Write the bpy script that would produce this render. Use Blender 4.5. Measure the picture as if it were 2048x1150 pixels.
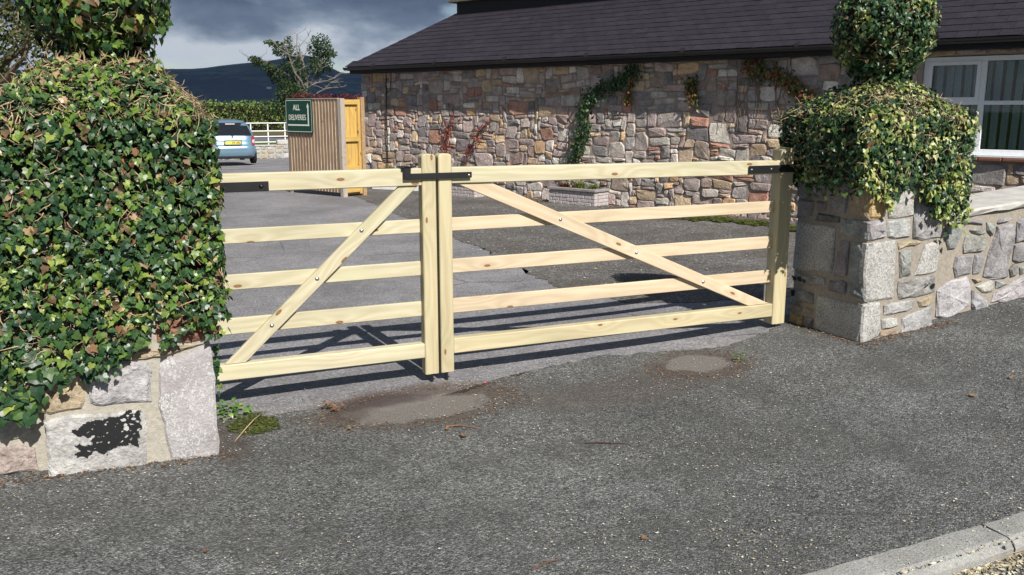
import bpy, math, random
from mathutils import Vector, Matrix, noise
R = random.Random(7)
D = bpy.data
for o in list(D.objects): D.objects.remove(o)
scene = bpy.context.scene
COL = scene.collection
rad = math.radians

# ------------------------------------------------------------------ camera, sky, sun, exposure
cam_d = D.cameras.new('camera'); cam = D.objects.new('camera', cam_d); COL.objects.link(cam)
cam_d.sensor_width = 36.0; cam_d.lens = 31.64; cam_d.clip_start = 0.05; cam_d.clip_end = 20000
cam.location = (0, 0, 1.65)
cam.rotation_euler = (rad(90 - 11.31), 0, rad(66.016 - 90))
scene.camera = cam

SUN_EL = 41.5
world = D.worlds.new('World'); scene.world = world; world.use_nodes = True
wt = world.node_tree; wt.nodes.clear()
def W(t, **k):
    n = wt.nodes.new(t)
    for a, b in k.items(): setattr(n, a, b)
    return n
sky = W('ShaderNodeTexSky', sky_type='NISHITA', sun_disc=False, sun_elevation=rad(SUN_EL), sun_rotation=rad(176.4), air_density=1.0, dust_density=0.6, ozone_density=1.5)
tc = W('ShaderNodeTexCoord'); mp = W('ShaderNodeMapping'); mp.inputs['Scale'].default_value = (5.0, 5.0, 11.0); mp.inputs['Location'].default_value = (3.35, 1.2, 0.78)
n1 = W('ShaderNodeTexNoise'); n1.inputs['Scale'].default_value = 1.0; n1.inputs['Detail'].default_value = 7; n1.inputs['Roughness'].default_value = 0.5
cov = W('ShaderNodeValToRGB'); cov.color_ramp.elements[0].position = 0.36; cov.color_ramp.elements[1].position = 0.46
n2 = W('ShaderNodeTexNoise'); n2.inputs['Scale'].default_value = 1.7; n2.inputs['Detail'].default_value = 6; n2.inputs['Roughness'].default_value = 0.55
crp = W('ShaderNodeValToRGB')
e = crp.color_ramp.elements
e[0].position = 0.30; e[0].color = (0.95, 1.25, 1.8, 1)
e[1].position = 0.70; e[1].color = (6.2, 6.7, 7.2, 1)
x = crp.color_ramp.elements.new(0.45); x.color = (1.5, 1.95, 2.6, 1)
x = crp.color_ramp.elements.new(0.58); x.color = (3.2, 3.8, 4.6, 1)
sep = W('ShaderNodeSeparateXYZ')
ele = W('ShaderNodeMapRange'); ele.inputs['From Min'].default_value = 0.045; ele.inputs['From Max'].default_value = 0.11
ele.inputs['To Min'].default_value = 0.25; ele.inputs['To Max'].default_value = -0.07
add = W('ShaderNodeMath', operation='ADD')
mix = W('ShaderNodeMixRGB'); bg = W('ShaderNodeBackground'); wo = W('ShaderNodeOutputWorld')
L = wt.links.new
L(tc.outputs['Generated'], mp.inputs['Vector']); L(mp.outputs[0], n1.inputs['Vector']); L(mp.outputs[0], n2.inputs['Vector'])
L(n1.outputs['Fac'], cov.inputs[0]); L(tc.outputs['Generated'], sep.inputs[0]); L(sep.outputs['Z'], ele.inputs['Value'])
L(n2.outputs['Fac'], add.inputs[0]); L(ele.outputs[0], add.inputs[1]); L(add.outputs[0], crp.inputs[0])
L(cov.outputs[0], mix.inputs['Fac']); L(sky.outputs[0], mix.inputs[1]); L(crp.outputs[0], mix.inputs[2])
L(mix.outputs[0], bg.inputs['Color']); bg.inputs['Strength'].default_value = 0.068
L(bg.outputs[0], wo.inputs['Surface'])

sd = D.lights.new('sun', 'SUN'); sd.energy = 4.6; sd.angle = rad(0.53); sd.color = (1.0, 0.955, 0.89)
so = D.objects.new('sun', sd); COL.objects.link(so); so.rotation_euler = (rad(90 - SUN_EL), 0, rad(3.6)); so.location = (0, -10, 12)
vs = scene.view_settings; vs.view_transform = 'Standard'; vs.look = 'None'; vs.gamma = 1; vs.use_curve_mapping = False; vs.exposure = 0.55
scene.render.engine = 'CYCLES'
scene.cycles.max_bounces = 6; scene.cycles.transparent_max_bounces = 8

# ------------------------------------------------------------------ object helpers
WM = {}
def tag(o, label=None, cat=None, group=None, kind=None):
    if label: o['label'] = label
    if cat: o['category'] = cat
    if group: o['group'] = group
    if kind: o['kind'] = kind
    return o
def link(o, parent=None, M=None):
    M = M or Matrix.Identity(4)
    if parent is not None:
        o.parent = parent; o.matrix_basis = WM[parent].inverted() @ M
    else: o.matrix_basis = M
    WM[o] = M
    COL.objects.link(o); return o
def thing(name, label, cat, loc=(0, 0, 0), group=None, kind=None, M=None):
    o = D.objects.new(name, None); o.empty_display_size = 0.1
    link(o, None, M or Matrix.Translation(loc)); return tag(o, label, cat, group, kind)
def mesh_of(name, v, f, mats, smooth=False, mi=None):
    me = D.meshes.new(name); me.from_pydata([tuple(p) for p in v], [], f); me.update()
    for m in (mats if isinstance(mats, (list, tuple)) else [mats]): me.materials.append(m)
    if mi: me.polygons.foreach_set('material_index', mi)
    if smooth: me.polygons.foreach_set('use_smooth', [True] * len(me.polygons))
    return me
def obj(name, me, parent=None, M=None, color=None):
    o = D.objects.new(name, me)
    if color: o.color = (*color, 1)
    return link(o, parent, M)
class MB:
    def __init__(s): s.v = []; s.f = []; s.mi = []; s.t = []
    def add(s, v, f, mi=0, tint=None):
        b = len(s.v); s.v += [tuple(p) for p in v]; s.f += [tuple(i + b for i in q) for q in f]; s.mi += [mi] * len(f)
        if tint: s.t += [tint] * len(f)
    def box(s, a, b, M=None, mi=0, c=0.0, tint=None):
        v, f = cbox(a, b, c)
        if M: v = [M @ Vector(p) for p in v]
        s.add(v, f, mi, tint)
    def tube(s, pts, rs, n=6, mi=0, cap=True):
        pts = [Vector(p) for p in pts]
        if not isinstance(rs, (list, tuple)): rs = [rs] * len(pts)
        v = []; f = []
        for i, p in enumerate(pts):
            d = (pts[min(i + 1, len(pts) - 1)] - pts[max(i - 1, 0)]).normalized()
            a = d.orthogonal().normalized() if i == 0 else (a - d * a.dot(d)).normalized()
            b = d.cross(a)
            for k in range(n):
                t = 2 * math.pi * k / n; v.append(p + (a * math.cos(t) + b * math.sin(t)) * rs[i])
        for i in range(len(pts) - 1):
            for k in range(n):
                k2 = (k + 1) % n; f.append((i * n + k, i * n + k2, (i + 1) * n + k2, (i + 1) * n + k))
        if cap: f += [tuple(range(n))[::-1], tuple(range((len(pts) - 1) * n, len(pts) * n))]
        s.add(v, f, mi)
    def mesh(s, name, mats, smooth=False):
        me = mesh_of(name, s.v, s.f, mats, smooth, s.mi)
        if s.t:
            at = me.attributes.new('tint', 'FLOAT_COLOR', 'FACE'); flat = []
            for c in s.t: flat += [c[0], c[1], c[2], 1.0]
            at.data.foreach_set('color', flat)
        return me
    def build(s, name, mats, parent=None, M=None, smooth=False, color=None): return obj(name, s.mesh(name, mats, smooth), parent, M, color)
def cbox(a, b, c=0.0):
    x0, y0, z0 = a; x1, y1, z1 = b
    if c <= 0:
        v = [(x, y, z) for z in (z0, z1) for y in (y0, y1) for x in (x0, x1)]
        return v, [(0, 2, 3, 1), (4, 5, 7, 6), (0, 1, 5, 4), (2, 6, 7, 3), (0, 4, 6, 2), (1, 3, 7, 5)]
    v = []; idx = {}
    for i, (x, sx) in enumerate(((x0, 1), (x1, -1))):
        for j, (y, sy) in enumerate(((y0, 1), (y1, -1))):
            for k, (z, sz) in enumerate(((z0, 1), (z1, -1))):
                for ax in range(3):
                    p = [x + sx * c, y + sy * c, z + sz * c]; p[ax] = (x, y, z)[ax]
                    idx[(i, j, k, ax)] = len(v); v.append(tuple(p))
    f = []; g = lambda i, j, k, a: idx[(i, j, k, a)]
    for i in (0, 1):
        q = [g(i, 0, 0, 0), g(i, 1, 0, 0), g(i, 1, 1, 0), g(i, 0, 1, 0)]; f.append(q if i else q[::-1])
        q = [g(0, i, 0, 1), g(1, i, 0, 1), g(1, i, 1, 1), g(0, i, 1, 1)]; f.append(q[::-1] if i else q)
        q = [g(0, 0, i, 2), g(1, 0, i, 2), g(1, 1, i, 2), g(0, 1, i, 2)]; f.append(q if i else q[::-1])
    for i in (0, 1):
        for j in (0, 1):
            q = [g(i, j, 0, 0), g(i, j, 1, 0), g(i, j, 1, 1), g(i, j, 0, 1)]; f.append(q if (i + j) % 2 else q[::-1])
            q = [g(i, 0, j, 0), g(i, 1, j, 0), g(i, 1, j, 2), g(i, 0, j, 2)]; f.append(q[::-1] if (i + j) % 2 else q)
            q = [g(0, i, j, 1), g(1, i, j, 1), g(1, i, j, 2), g(0, i, j, 2)]; f.append(q if (i + j) % 2 else q[::-1])
            for k in (0, 1):
                q = [g(i, j, k, 0), g(i, j, k, 1), g(i, j, k, 2)]; f.append(q[::-1] if (i + j + k) % 2 == 0 else q)
    return v, f
def bar_mesh(name, length, w, t, mat, c=0.004):
    "a timber: local x along the grain, y thickness, z width"
    m = MB(); m.box((0, -t / 2, -w / 2), (length, t / 2, w / 2), None, 0, c); return m.mesh(name, mat)
def frame_x(p0, p1, up=(0, 0, 1)):
    p0 = Vector(p0); x = (Vector(p1) - p0); ln = x.length; x.normalize()
    y = Vector(up).cross(x).normalized(); z = x.cross(y)
    return Matrix(((x.x, y.x, z.x, p0.x), (x.y, y.y, z.y, p0.y), (x.z, y.z, z.z, p0.z), (0, 0, 0, 1))), ln

# ------------------------------------------------------------------ materials
def newmat(name):
    m = D.materials.new(name); m.use_nodes = True; t = m.node_tree
    return m, t, t.nodes['Principled BSDF']
class G:
    "node graph sugar"
    def __init__(s, name, rough=0.8, spec=0.3):
        s.m, s.t, s.b = newmat(name); s.b.inputs['Roughness'].default_value = rough; s.b.inputs['Specular IOR Level'].default_value = spec
        s.tc = s.t.nodes.new('ShaderNodeTexCoord')
    def n(s, t, **k):
        q = s.t.nodes.new(t)
        for a, b in k.items(): setattr(q, a, b)
        return q
    def put(s, sock, v):
        if isinstance(v, bpy.types.NodeSocket): s.t.links.new(v, sock)
        elif v is not None: sock.default_value = v
    def vec(s, scale=(1, 1, 1), src=None, loc=None):
        q = s.n('ShaderNodeMapping'); s.put(q.inputs[0], src or s.tc.outputs['Object']); q.inputs['Scale'].default_value = scale
        if loc is not None: s.put(q.inputs['Location'], loc)
        return q.outputs[0]
    def noise(s, scale, detail=4, rough=0.55, v=None, dist=0, dim=None):
        q = s.n('ShaderNodeTexNoise'); s.put(q.inputs['Vector'], v or s.tc.outputs['Object']); q.inputs['Scale'].default_value = scale
        q.inputs['Detail'].default_value = detail; q.inputs['Roughness'].default_value = rough; q.inputs['Distortion'].default_value = dist
        return q.outputs['Fac']
    def vor(s, scale, v=None, out='Distance', feat='F1', dim='3D'):
        q = s.n('ShaderNodeTexVoronoi', feature=feat, voronoi_dimensions=dim); s.put(q.inputs['Vector'], v or s.tc.outputs['Object']); q.inputs['Scale'].default_value = scale
        return q.outputs[out]
    def ramp(s, fac, stops, mode='LINEAR'):
        q = s.n('ShaderNodeValToRGB'); r = q.color_ramp; r.interpolation = mode; s.put(q.inputs[0], fac)
        while len(r.elements) < len(stops): r.elements.new(0.5)
        for e_, (p, c) in zip(r.elements, stops):
            e_.position = p; e_.color = (*c, 1) if isinstance(c, tuple) else (c, c, c, 1)
        return q.outputs[0]
    def mix(s, fac, a, b, mode='MIX'):
        q = s.n('ShaderNodeMixRGB', blend_type=mode); s.put(q.inputs[0], fac); s.put(q.inputs[1], (*a, 1) if isinstance(a, tuple) else a); s.put(q.inputs[2], (*b, 1) if isinstance(b, tuple) else b)
        return q.outputs[0]
    def math(s, op, a, b=None, c=None):
        q = s.n('ShaderNodeMath', operation=op); s.put(q.inputs[0], a)
        if b is not None: s.put(q.inputs[1], b)
        if c is not None: s.put(q.inputs[2], c)
        return q.outputs[0]
    def bump(s, h, strength=0.5, dist=0.01):
        q = s.n('ShaderNodeBump'); s.put(q.inputs['Height'], h); q.inputs['Strength'].default_value = strength; q.inputs['Distance'].default_value = dist
        s.put(s.b.inputs['Normal'], q.outputs[0])
    def col(s, c): s.put(s.b.inputs['Base Color'], (*c, 1) if isinstance(c, tuple) else c)
    def rnd(s):
        oi = s.n('ShaderNodeObjectInfo'); ge = s.n('ShaderNodeNewGeometry')
        a = s.math('ADD', oi.outputs['Random'], ge.outputs['Random Per Island']); return s.math('FRACT', a)
def plain(name, c, rough=0.6, spec=0.4, metal=0.0, var=0.12, sc=20, bump=0.0, bsc=60):
    g = G(name, rough, spec); g.b.inputs['Metallic'].default_value = metal
    k = g.noise(sc, 5); g.col(g.mix(1.0, c, g.ramp(k, [(0.3, 1 - var), (0.7, 1 + var)]), 'MULTIPLY'))
    if bump: g.bump(g.noise(bsc, 4), bump, 0.004)
    return g.m
def stone_mat(name, attr=False, bs=1.0):
    g = G(name, 0.88, 0.25)
    if attr: a = g.n('ShaderNodeAttribute', attribute_name='tint').outputs['Color']
    else: a = g.n('ShaderNodeObjectInfo').outputs['Color']
    k = g.noise(7, 6, 0.62); k2 = g.noise(60, 5, 0.6); sp = g.noise(160, 2, 0.6)
    c = g.mix(1.0, a, g.ramp(k, [(0.28, 0.62), (0.5, 1.0), (0.74, 1.35)]), 'MULTIPLY')
    c = g.mix(1.0, c, g.ramp(k2, [(0.3, 0.72), (0.7, 1.22)]), 'MULTIPLY')
    c = g.mix(g.ramp(g.noise(11, 5, 0.7), [(0.60, 0.0), (0.72, 0.55)]), c, (0.22, 0.16, 0.10))
    lich = g.math('MULTIPLY', g.ramp(g.noise(14, 5, 0.75), [(0.56, 0.0), (0.66, 1.0)]), g.ramp(sp, [(0.5, 0.0), (0.6, 0.8)]))
    c = g.mix(lich, c, (0.55, 0.54, 0.50)); g.col(c)
    h = g.math('ADD', g.math('MULTIPLY', g.noise(16, 6, 0.6, dist=0.6), 1.0), g.math('MULTIPLY', g.noise(75, 4, 0.6), 0.35))
    g.bump(h, 0.9 * bs, 0.022); return g.m
M_STONE = stone_mat('weathered_stone'); M_STONE_T = stone_mat('weathered_stone_far', True)
def granite_mat(name, a, b, sc=90):
    g = G(name, 0.85, 0.3)
    s1 = g.noise(sc, 3, 0.7); c = g.ramp(s1, [(0.36, a), (0.5, b), (0.62, (b[0] * 1.25, b[1] * 1.25, b[2] * 1.25))])
    c = g.mix(1.0, c, g.ramp(g.noise(5, 6, 0.6), [(0.3, 0.75), (0.7, 1.12)]), 'MULTIPLY')
    dk = g.ramp(g.noise(38, 4, 0.7), [(0.60, 0.0), (0.70, 0.75)]); c = g.mix(dk, c, (0.13, 0.13, 0.125)); g.col(c)
    g.bump(g.math('ADD', g.noise(sc * .7, 4, 0.6), g.noise(12, 4, 0.5)), 0.7, 0.008); return g.m
M_GRAN = granite_mat('pale_granite', (0.20, 0.20, 0.19), (0.40, 0.39, 0.37))
def slab_mat():
    "grey-lilac slab with white lime scratches"
    g = G('lime_scratched_stone', 0.8, 0.3)
    c = g.mix(1.0, (0.335, 0.315, 0.318), g.ramp(g.noise(6, 6, 0.6), [(0.3, 0.75), (0.7, 1.2)]), 'MULTIPLY')
    m = g.ramp(g.noise(7, 6, 0.8, v=g.vec((1, 1, 0.8)), dist=1.0), [(0.44, 0.0), (0.56, 1.0)])
    st = g.ramp(g.noise(130, 4, 0.75, v=g.vec((1, 1, 0.6))), [(0.50, 0.0), (0.55, 1.0)])
    c = g.mix(g.math('MULTIPLY', m, st), c, (0.54, 0.54, 0.52)); g.col(c)
    g.bump(g.math('ADD', g.noise(18, 6, 0.65), g.math('MULTIPLY', g.noise(90, 3), 0.5)), 0.8, 0.012); return g.m
M_SLAB = slab_mat()
def mortar_mat(name, c):
    g = G(name, 0.95, 0.1)
    g.col(g.mix(1.0, c, g.ramp(g.noise(40, 6, 0.7), [(0.3, 0.78), (0.7, 1.2)]), 'MULTIPLY'))
    g.bump(g.math('ADD', g.noise(30, 6, 0.7), g.noise(140, 3)), 0.5, 0.008); return g.m
M_MORT = mortar_mat('buff_mortar', (0.38, 0.355, 0.30)); M_MORTB = mortar_mat('dark_reddish_mortar', (0.34, 0.275, 0.235))
M_MORTR = mortar_mat('brown_mortar', (0.30, 0.265, 0.225))
def wood_mat(name, ca, cb, green=0.3, knots=0.038, ring=True, rough=0.6):
    g = G(name, rough, 0.25)
    oi = g.n('ShaderNodeObjectInfo'); off = g.n('ShaderNodeVectorMath', operation='SCALE'); g.put(off.inputs[0], (17.0, 9.0, 23.0)); g.put(off.inputs['Scale'], oi.outputs['Random'])
    p = g.n('ShaderNodeVectorMath', operation='ADD'); g.put(p.inputs[0], g.tc.outputs['Object']); g.put(p.inputs[1], off.outputs[0]); p = p.outputs[0]
    sw = g.n('ShaderNodeSeparateXYZ'); g.put(sw.inputs[0], p); cb2 = g.n('ShaderNodeCombineXYZ'); g.put(cb2.inputs[0], sw.outputs[0]); g.put(cb2.inputs[1], sw.outputs[2]); g.put(cb2.inputs[2], 0.0)
    kd = g.vor(1.0, g.vec((1.7, 4.4, 1), src=cb2.outputs[0]), dim='2D')
    infl = g.math('MULTIPLY', g.math('EXPONENT', g.math('MULTIPLY', g.math('MULTIPLY', kd, kd), -22.0)), 1.6)
    warp = g.math('ADD', g.math('MULTIPLY', g.noise(1.0, 3, 0.5, v=g.vec((0.9, 6, 7), src=p)), 5.0), infl)
    ph = g.math('ADD', g.math('MULTIPLY', sw.outputs[2], 58.0), g.math('ADD', g.math('MULTIPLY', warp, 3.2), g.math('MULTIPLY', sw.outputs[1], 40.0)))
    gr = g.math('ADD', g.math('MULTIPLY', g.math('SINE', g.math('MULTIPLY', ph, 2.0)), 0.5), 0.5)
    fine = g.noise(1.0, 4, 0.6, v=g.vec((5, 220, 220), src=p))
    t = g.math('ADD', g.math('MULTIPLY', gr, 0.34), g.math('MULTIPLY', fine, 0.66))
    c = g.ramp(t, [(0.2, ca), (0.8, cb)])
    big = g.noise(1.0, 3, 0.5, v=g.vec((1.6, 9, 9), src=p)); c = g.mix(1.0, c, g.ramp(big, [(0.3, 0.86), (0.7, 1.1)]), 'MULTIPLY')
    gm = g.ramp(g.noise(1.0, 4, 0.6, v=g.vec((2.3, 11, 11), src=p)), [(0.52, 0.0), (0.72, green)]); c = g.mix(gm, c, (0.42, 0.46, 0.24))
    if knots:
        halo = g.ramp(kd, [(knots * 1.0, 1.0), (knots * 3.6, 0.0)]); c = g.mix(g.math('MULTIPLY', halo, 0.25), c, (0.42, 0.32, 0.17))
        kn = g.ramp(kd, [(knots * 0.85, 1.0), (knots * 1.2, 0.0)]); c = g.mix(kn, c, (0.20, 0.105, 0.045))
        kc = g.ramp(kd, [(knots * 0.3, 1.0), (knots * 0.5, 0.0)]); c = g.mix(g.math('MULTIPLY', kc, 0.5), c, (0.34, 0.2, 0.1))
    g.col(c); g.bump(g.math('ADD', t, g.math('MULTIPLY', g.noise(300, 2), 0.25)), 0.25, 0.0015); return g.m
M_WOOD = wood_mat('treated_pine_rail', (0.575, 0.53, 0.385), (0.46, 0.41, 0.265))
M_WOODP = wood_mat('treated_pine_post', (0.53, 0.465, 0.305), (0.44, 0.375, 0.225), green=0.3, knots=0.03)
M_WOODK = wood_mat('pink_pine_rail', (0.63, 0.53, 0.38), (0.52, 0.41, 0.275), green=0.05, knots=0.035)
M_WOODG = wood_mat('weathered_board', (0.47, 0.365, 0.265), (0.30, 0.205, 0.135), green=0.0, knots=0.04, rough=0.85)
M_WOODGP = wood_mat('weathered_post', (0.46, 0.40, 0.34), (0.36, 0.30, 0.25), green=0.0, knots=0.03, rough=0.85)
M_WOODY = wood_mat('orange_softwood', (0.60, 0.41, 0.13), (0.48, 0.29, 0.075), green=0.0, knots=0.05)
M_IRON = plain('black_painted_iron', (0.014, 0.014, 0.016), 0.38, 0.5, var=0.2)
M_ZINC = plain('zinc_bolt', (0.6, 0.6, 0.58), 0.3, 0.5, 0.9)
M_PLAST = plain('black_gutter_plastic', (0.016, 0.015, 0.017), 0.42, 0.5)
M_FASCIA = plain('dark_painted_fascia', (0.012, 0.011, 0.012), 0.6, 0.3)
M_UPVC = plain('white_upvc', (0.78, 0.80, 0.82), 0.3, 0.5, var=0.04)
M_WHITE = plain('white_paint', (0.80, 0.79, 0.76), 0.6, 0.3, var=0.08)
M_BROWN = plain('brown_tile_sill', (0.17, 0.075, 0.05), 0.5, 0.4)
M_BLIND = plain('pale_blue_blind', (0.60, 0.70, 0.75), 0.8, 0.2)
M_DARK = plain('dark_interior', (0.012, 0.012, 0.013), 0.9, 0.1)
def glass_mat():
    g = G('window_glass', 0.04, 0.5); g.col((0.01, 0.012, 0.014)); g.b.inputs['Transmission Weight'].default_value = 0.85; g.b.inputs['IOR'].default_value = 1.45; return g.m
def pane_mat():
    m = D.materials.new('window_pane_glass'); m.use_nodes = True; t = m.node_tree; t.nodes.clear()
    o = t.nodes.new('ShaderNodeOutputMaterial'); tr = t.nodes.new('ShaderNodeBsdfTransparent'); gl = t.nodes.new('ShaderNodeBsdfGlossy'); mx = t.nodes.new('ShaderNodeMixShader'); fr = t.nodes.new('ShaderNodeFresnel')
    tr.inputs[0].default_value = (0.75, 0.8, 0.8, 1); gl.inputs['Roughness'].default_value = 0.02; fr.inputs[0].default_value = 1.5
    t.links.new(fr.outputs[0], mx.inputs[0]); t.links.new(tr.outputs[0], mx.inputs[1]); t.links.new(gl.outputs[0], mx.inputs[2]); t.links.new(mx.outputs[0], o.inputs[0]); return m
M_PANE = pane_mat()
def blob(g, cx, cy, rx, ry, amp=0.35, nsc=3.2, lo=0.8, hi=1.1, ph=0.0):
    "soft, ragged ellipse mask in ground coordinates: 1 inside"
    sp = g.n('ShaderNodeSeparateXYZ'); g.put(sp.inputs[0], g.tc.outputs['Object'])
    a = g.math('DIVIDE', g.math('SUBTRACT', sp.outputs[0], cx), rx); b = g.math('DIVIDE', g.math('SUBTRACT', sp.outputs[1], cy), ry)
    d = g.math('SQRT', g.math('ADD', g.math('MULTIPLY', a, a), g.math('MULTIPLY', b, b)))
    n = g.noise(nsc, 7, 0.66, v=g.vec((1, 1, 1), loc=(ph, ph * 2, 0)))
    d = g.math('ADD', d, g.math('MULTIPLY', g.math('SUBTRACT', n, 0.5), amp * 3.0))
    return g.math('SUBTRACT', 1.0, g.n_range(d, lo, hi))
def _n_range(g, v, a, b):
    q = g.n('ShaderNodeMapRange', interpolation_type='SMOOTHSTEP'); g.put(q.inputs[0], v); q.inputs[1].default_value = a; q.inputs[2].default_value = b; return q.outputs[0]
G.n_range = _n_range
def ground_marks(g, c):
    "brown silted margins, smooth repair patches, a damp stain and moss, where they lie on the tarmac"
    for (cx, cy, rx, ry, ph) in ((1.50, 4.66, 0.72, 0.40, 0.0), (3.36, 4.58, 0.44, 0.34, 3.0), (4.6, 4.75, 0.25, 0.5, 6.0), (2.6, 4.35, 0.7, 0.3, 8.0)):
        k = g.math('MULTIPLY', blob(g, cx, cy, rx, ry, 0.42, 4.0, 0.55, 1.15, ph), 0.80 if ph < 5 else 0.40)
        c = g.mix(k, c, g.mix(1.0, (0.080, 0.062, 0.052), g.ramp(g.noise(130, 3, 0.7), [(0.3, 0.45), (0.7, 1.7)]), 'MULTIPLY'))
    for (cx, cy, rx, ry, ph) in ((1.47, 4.60, 0.44, 0.225, 1.0), (3.36, 4.63, 0.235, 0.20, 4.0)):
        k = g.math('MULTIPLY', blob(g, cx, cy, rx, ry, 0.42, 6.0, 0.80, 1.0, ph), 0.85)
        c = g.mix(k, c, g.mix(1.0, (0.185, 0.170, 0.158), g.ramp(g.noise(90, 4, 0.7), [(0.3, 0.8), (0.7, 1.2)]), 'MULTIPLY'))
    k = g.math('MULTIPLY', blob(g, 1.32, 4.80, 0.30, 0.13, 0.5, 5.0, 0.5, 1.2, 2.0), 0.85); c = g.mix(k, c, (0.060, 0.045, 0.045))
    k = g.math('MULTIPLY', blob(g, 1.10, 4.66, 0.13, 0.16, 0.5, 7.0, 0.5, 1.1, 5.0), 0.6); c = g.mix(k, c, (0.065, 0.050, 0.042))
    k = g.math('MULTIPLY', blob(g, 0.60, 4.74, 0.13, 0.20, 0.6, 9.0, 0.6, 1.0, 7.0), 0.85); c = g.mix(k, c, (0.07, 0.075, 0.03))
    k = g.math('MULTIPLY', blob(g, 0.45, 4.55, 0.12, 0.4, 0.5, 9.0, 0.6, 1.2, 9.0), 0.5); c = g.mix(k, c, (0.07, 0.052, 0.04))
    return c
def tarmac(name, base, sc, con=0.5, bumpd=0.004, tone=None, spot=None, bstr=0.8, marks=False, crack=0):
    g = G(name, 0.86, 0.28)
    v1 = g.vor(sc, out='Color'); sv = g.n('ShaderNodeSeparateColor'); g.put(sv.inputs[0], v1); r = sv.outputs[0]
    peb = g.ramp(r, [(0.0, 1 - con), (0.55, 1.0), (0.86, 1 + con * 0.8), (1.0, 1 + con * 2.2)])
    c = g.mix(1.0, base, peb, 'MULTIPLY')
    c = g.mix(1.0, c, g.ramp(g.noise(0.9, 6, 0.62), [(0.3, 0.70), (0.7, 1.26)]), 'MULTIPLY')
    c = g.mix(1.0, c, g.ramp(g.noise(9.0, 5, 0.65), [(0.3, 0.84), (0.7, 1.14)]), 'MULTIPLY')
    c = g.mix(1.0, c, g.ramp(g.noise(sc * .35, 3, 0.75), [(0.35, 0.78), (0.65, 1.22)]), 'MULTIPLY')
    if tone: c = g.mix(g.ramp(g.noise(1.7, 7, 0.7), [(0.46, 0.0), (0.66, tone[1])]), c, tone[0])
    if spot: c = g.mix(g.ramp(g.noise(5.5, 5, 0.75), [(0.66, 0.0), (0.72, 0.7)]), c, spot)
    if crack:
        cr = g.vor(crack, g.vec((1, .8, 1)), feat='DISTANCE_TO_EDGE'); w_ = g.math('ADD', cr, g.math('MULTIPLY', g.math('SUBTRACT', g.noise(6, 5, .7), .5), .02)); cm = g.math('MULTIPLY', g.ramp(w_, [(0.0, 1.0), (0.007, 0.0)]), g.ramp(g.noise(.8, 3), [(.45, 0.0), (.6, .6)])); c = g.mix(cm, c, (.04, .036, .034))
    if marks: c = ground_marks(g, c)
    g.col(c)
    d = g.vor(sc); g.bump(g.math('ADD', g.math('MULTIPLY', d, -1.2), g.noise(sc * 0.4, 4, 0.7)), bstr, bumpd); return g.m
M_CARPARK = tarmac('worn_grey_tarmac', (0.205, 0.198, 0.205), 120, 0.28, 0.0035, spot=(0.09, 0.085, 0.085), marks=True, crack=0.45)
M_DARKTAR = tarmac('coarse_dark_tarmac', (0.125, 0.118, 0.112), 75, 0.62, 0.007, tone=((0.075, 0.062, 0.045), 0.6))
M_PAVE = tarmac('pavement_tarmac', (0.118, 0.120, 0.117), 135, 0.66, 0.006, tone=((0.066, 0.066, 0.062), 0.6), marks=True)
M_PAVEB = tarmac('mossy_brown_tarmac', (0.105, 0.096, 0.086), 105, 0.6, 0.006, tone=((0.060, 0.048, 0.040), 0.7))
M_PATCH = tarmac('smooth_repair_tarmac', (0.185, 0.170, 0.155), 150, 0.28, 0.0025, tone=((0.085, 0.075, 0.062), 0.6))
M_ROAD = tarmac('road_tarmac', (0.12, 0.12, 0.122), 110, 0.5, 0.006)
M_KERB = granite_mat('concrete_kerb', (0.21, 0.21, 0.20), (0.29, 0.29, 0.275), 160)
M_COPE = plain('concrete_coping', (0.46, 0.44, 0.41), 0.85, 0.2, var=0.18, sc=9, bump=0.4, bsc=120)
def grass_mat(name, a, b, sc=3):
    g = G(name, 0.95, 0.1); g.col(g.ramp(g.noise(sc, 6, 0.65), [(0.35, a), (0.65, b)])); g.bump(g.noise(sc * 12, 4), 0.6, 0.03); return g.m
M_GRASS = grass_mat('short_grass', (0.045, 0.085, 0.02), (0.10, 0.145, 0.04))
def leaf_mat(name, stops, rough=0.36, spec=0.34, trans=0.12):
    g = G(name, rough, spec); c = g.ramp(g.rnd(), stops, 'CONSTANT')
    c = g.mix(1.0, c, g.ramp(g.noise(45, 3), [(0.3, 0.75), (0.7, 1.25)]), 'MULTIPLY'); g.col(c)
    b2 = g.n('ShaderNodeBsdfTranslucent'); g.put(b2.inputs[0], c); mx = g.n('ShaderNodeMixShader'); mx.inputs[0].default_value = trans
    out = [q for q in g.t.nodes if q.type == 'OUTPUT_MATERIAL'][0]
    g.t.links.new(g.b.outputs[0], mx.inputs[1]); g.t.links.new(b2.outputs[0], mx.inputs[2]); g.t.links.new(mx.outputs[0], out.inputs[0]); return g.m
DG1, DG2, DG3 = (0.016, 0.045, 0.020), (0.026, 0.066, 0.026), (0.040, 0.090, 0.030)
YG, YG2, BRN, ORG, CRM = (0.13, 0.20, 0.035), (0.24, 0.29, 0.065), (0.12, 0.075, 0.04), (0.36, 0.15, 0.04), (0.50, 0.50, 0.25)
M_IVYL = leaf_mat('dark_ivy_leaf', [(0, DG1), (0.20, DG2), (0.46, DG3), (0.68, (0.060, 0.115, 0.03)), (0.85, (0.10, 0.165, 0.035)), (0.94, YG), (0.98, YG2)])
M_IVYB = leaf_mat('withered_ivy_leaf', [(0, BRN), (0.4, (0.19, 0.10, 0.05)), (0.6, (0.17, 0.13, 0.075)), (0.85, (0.28, 0.21, 0.13))], 0.7, 0.2)
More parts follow.
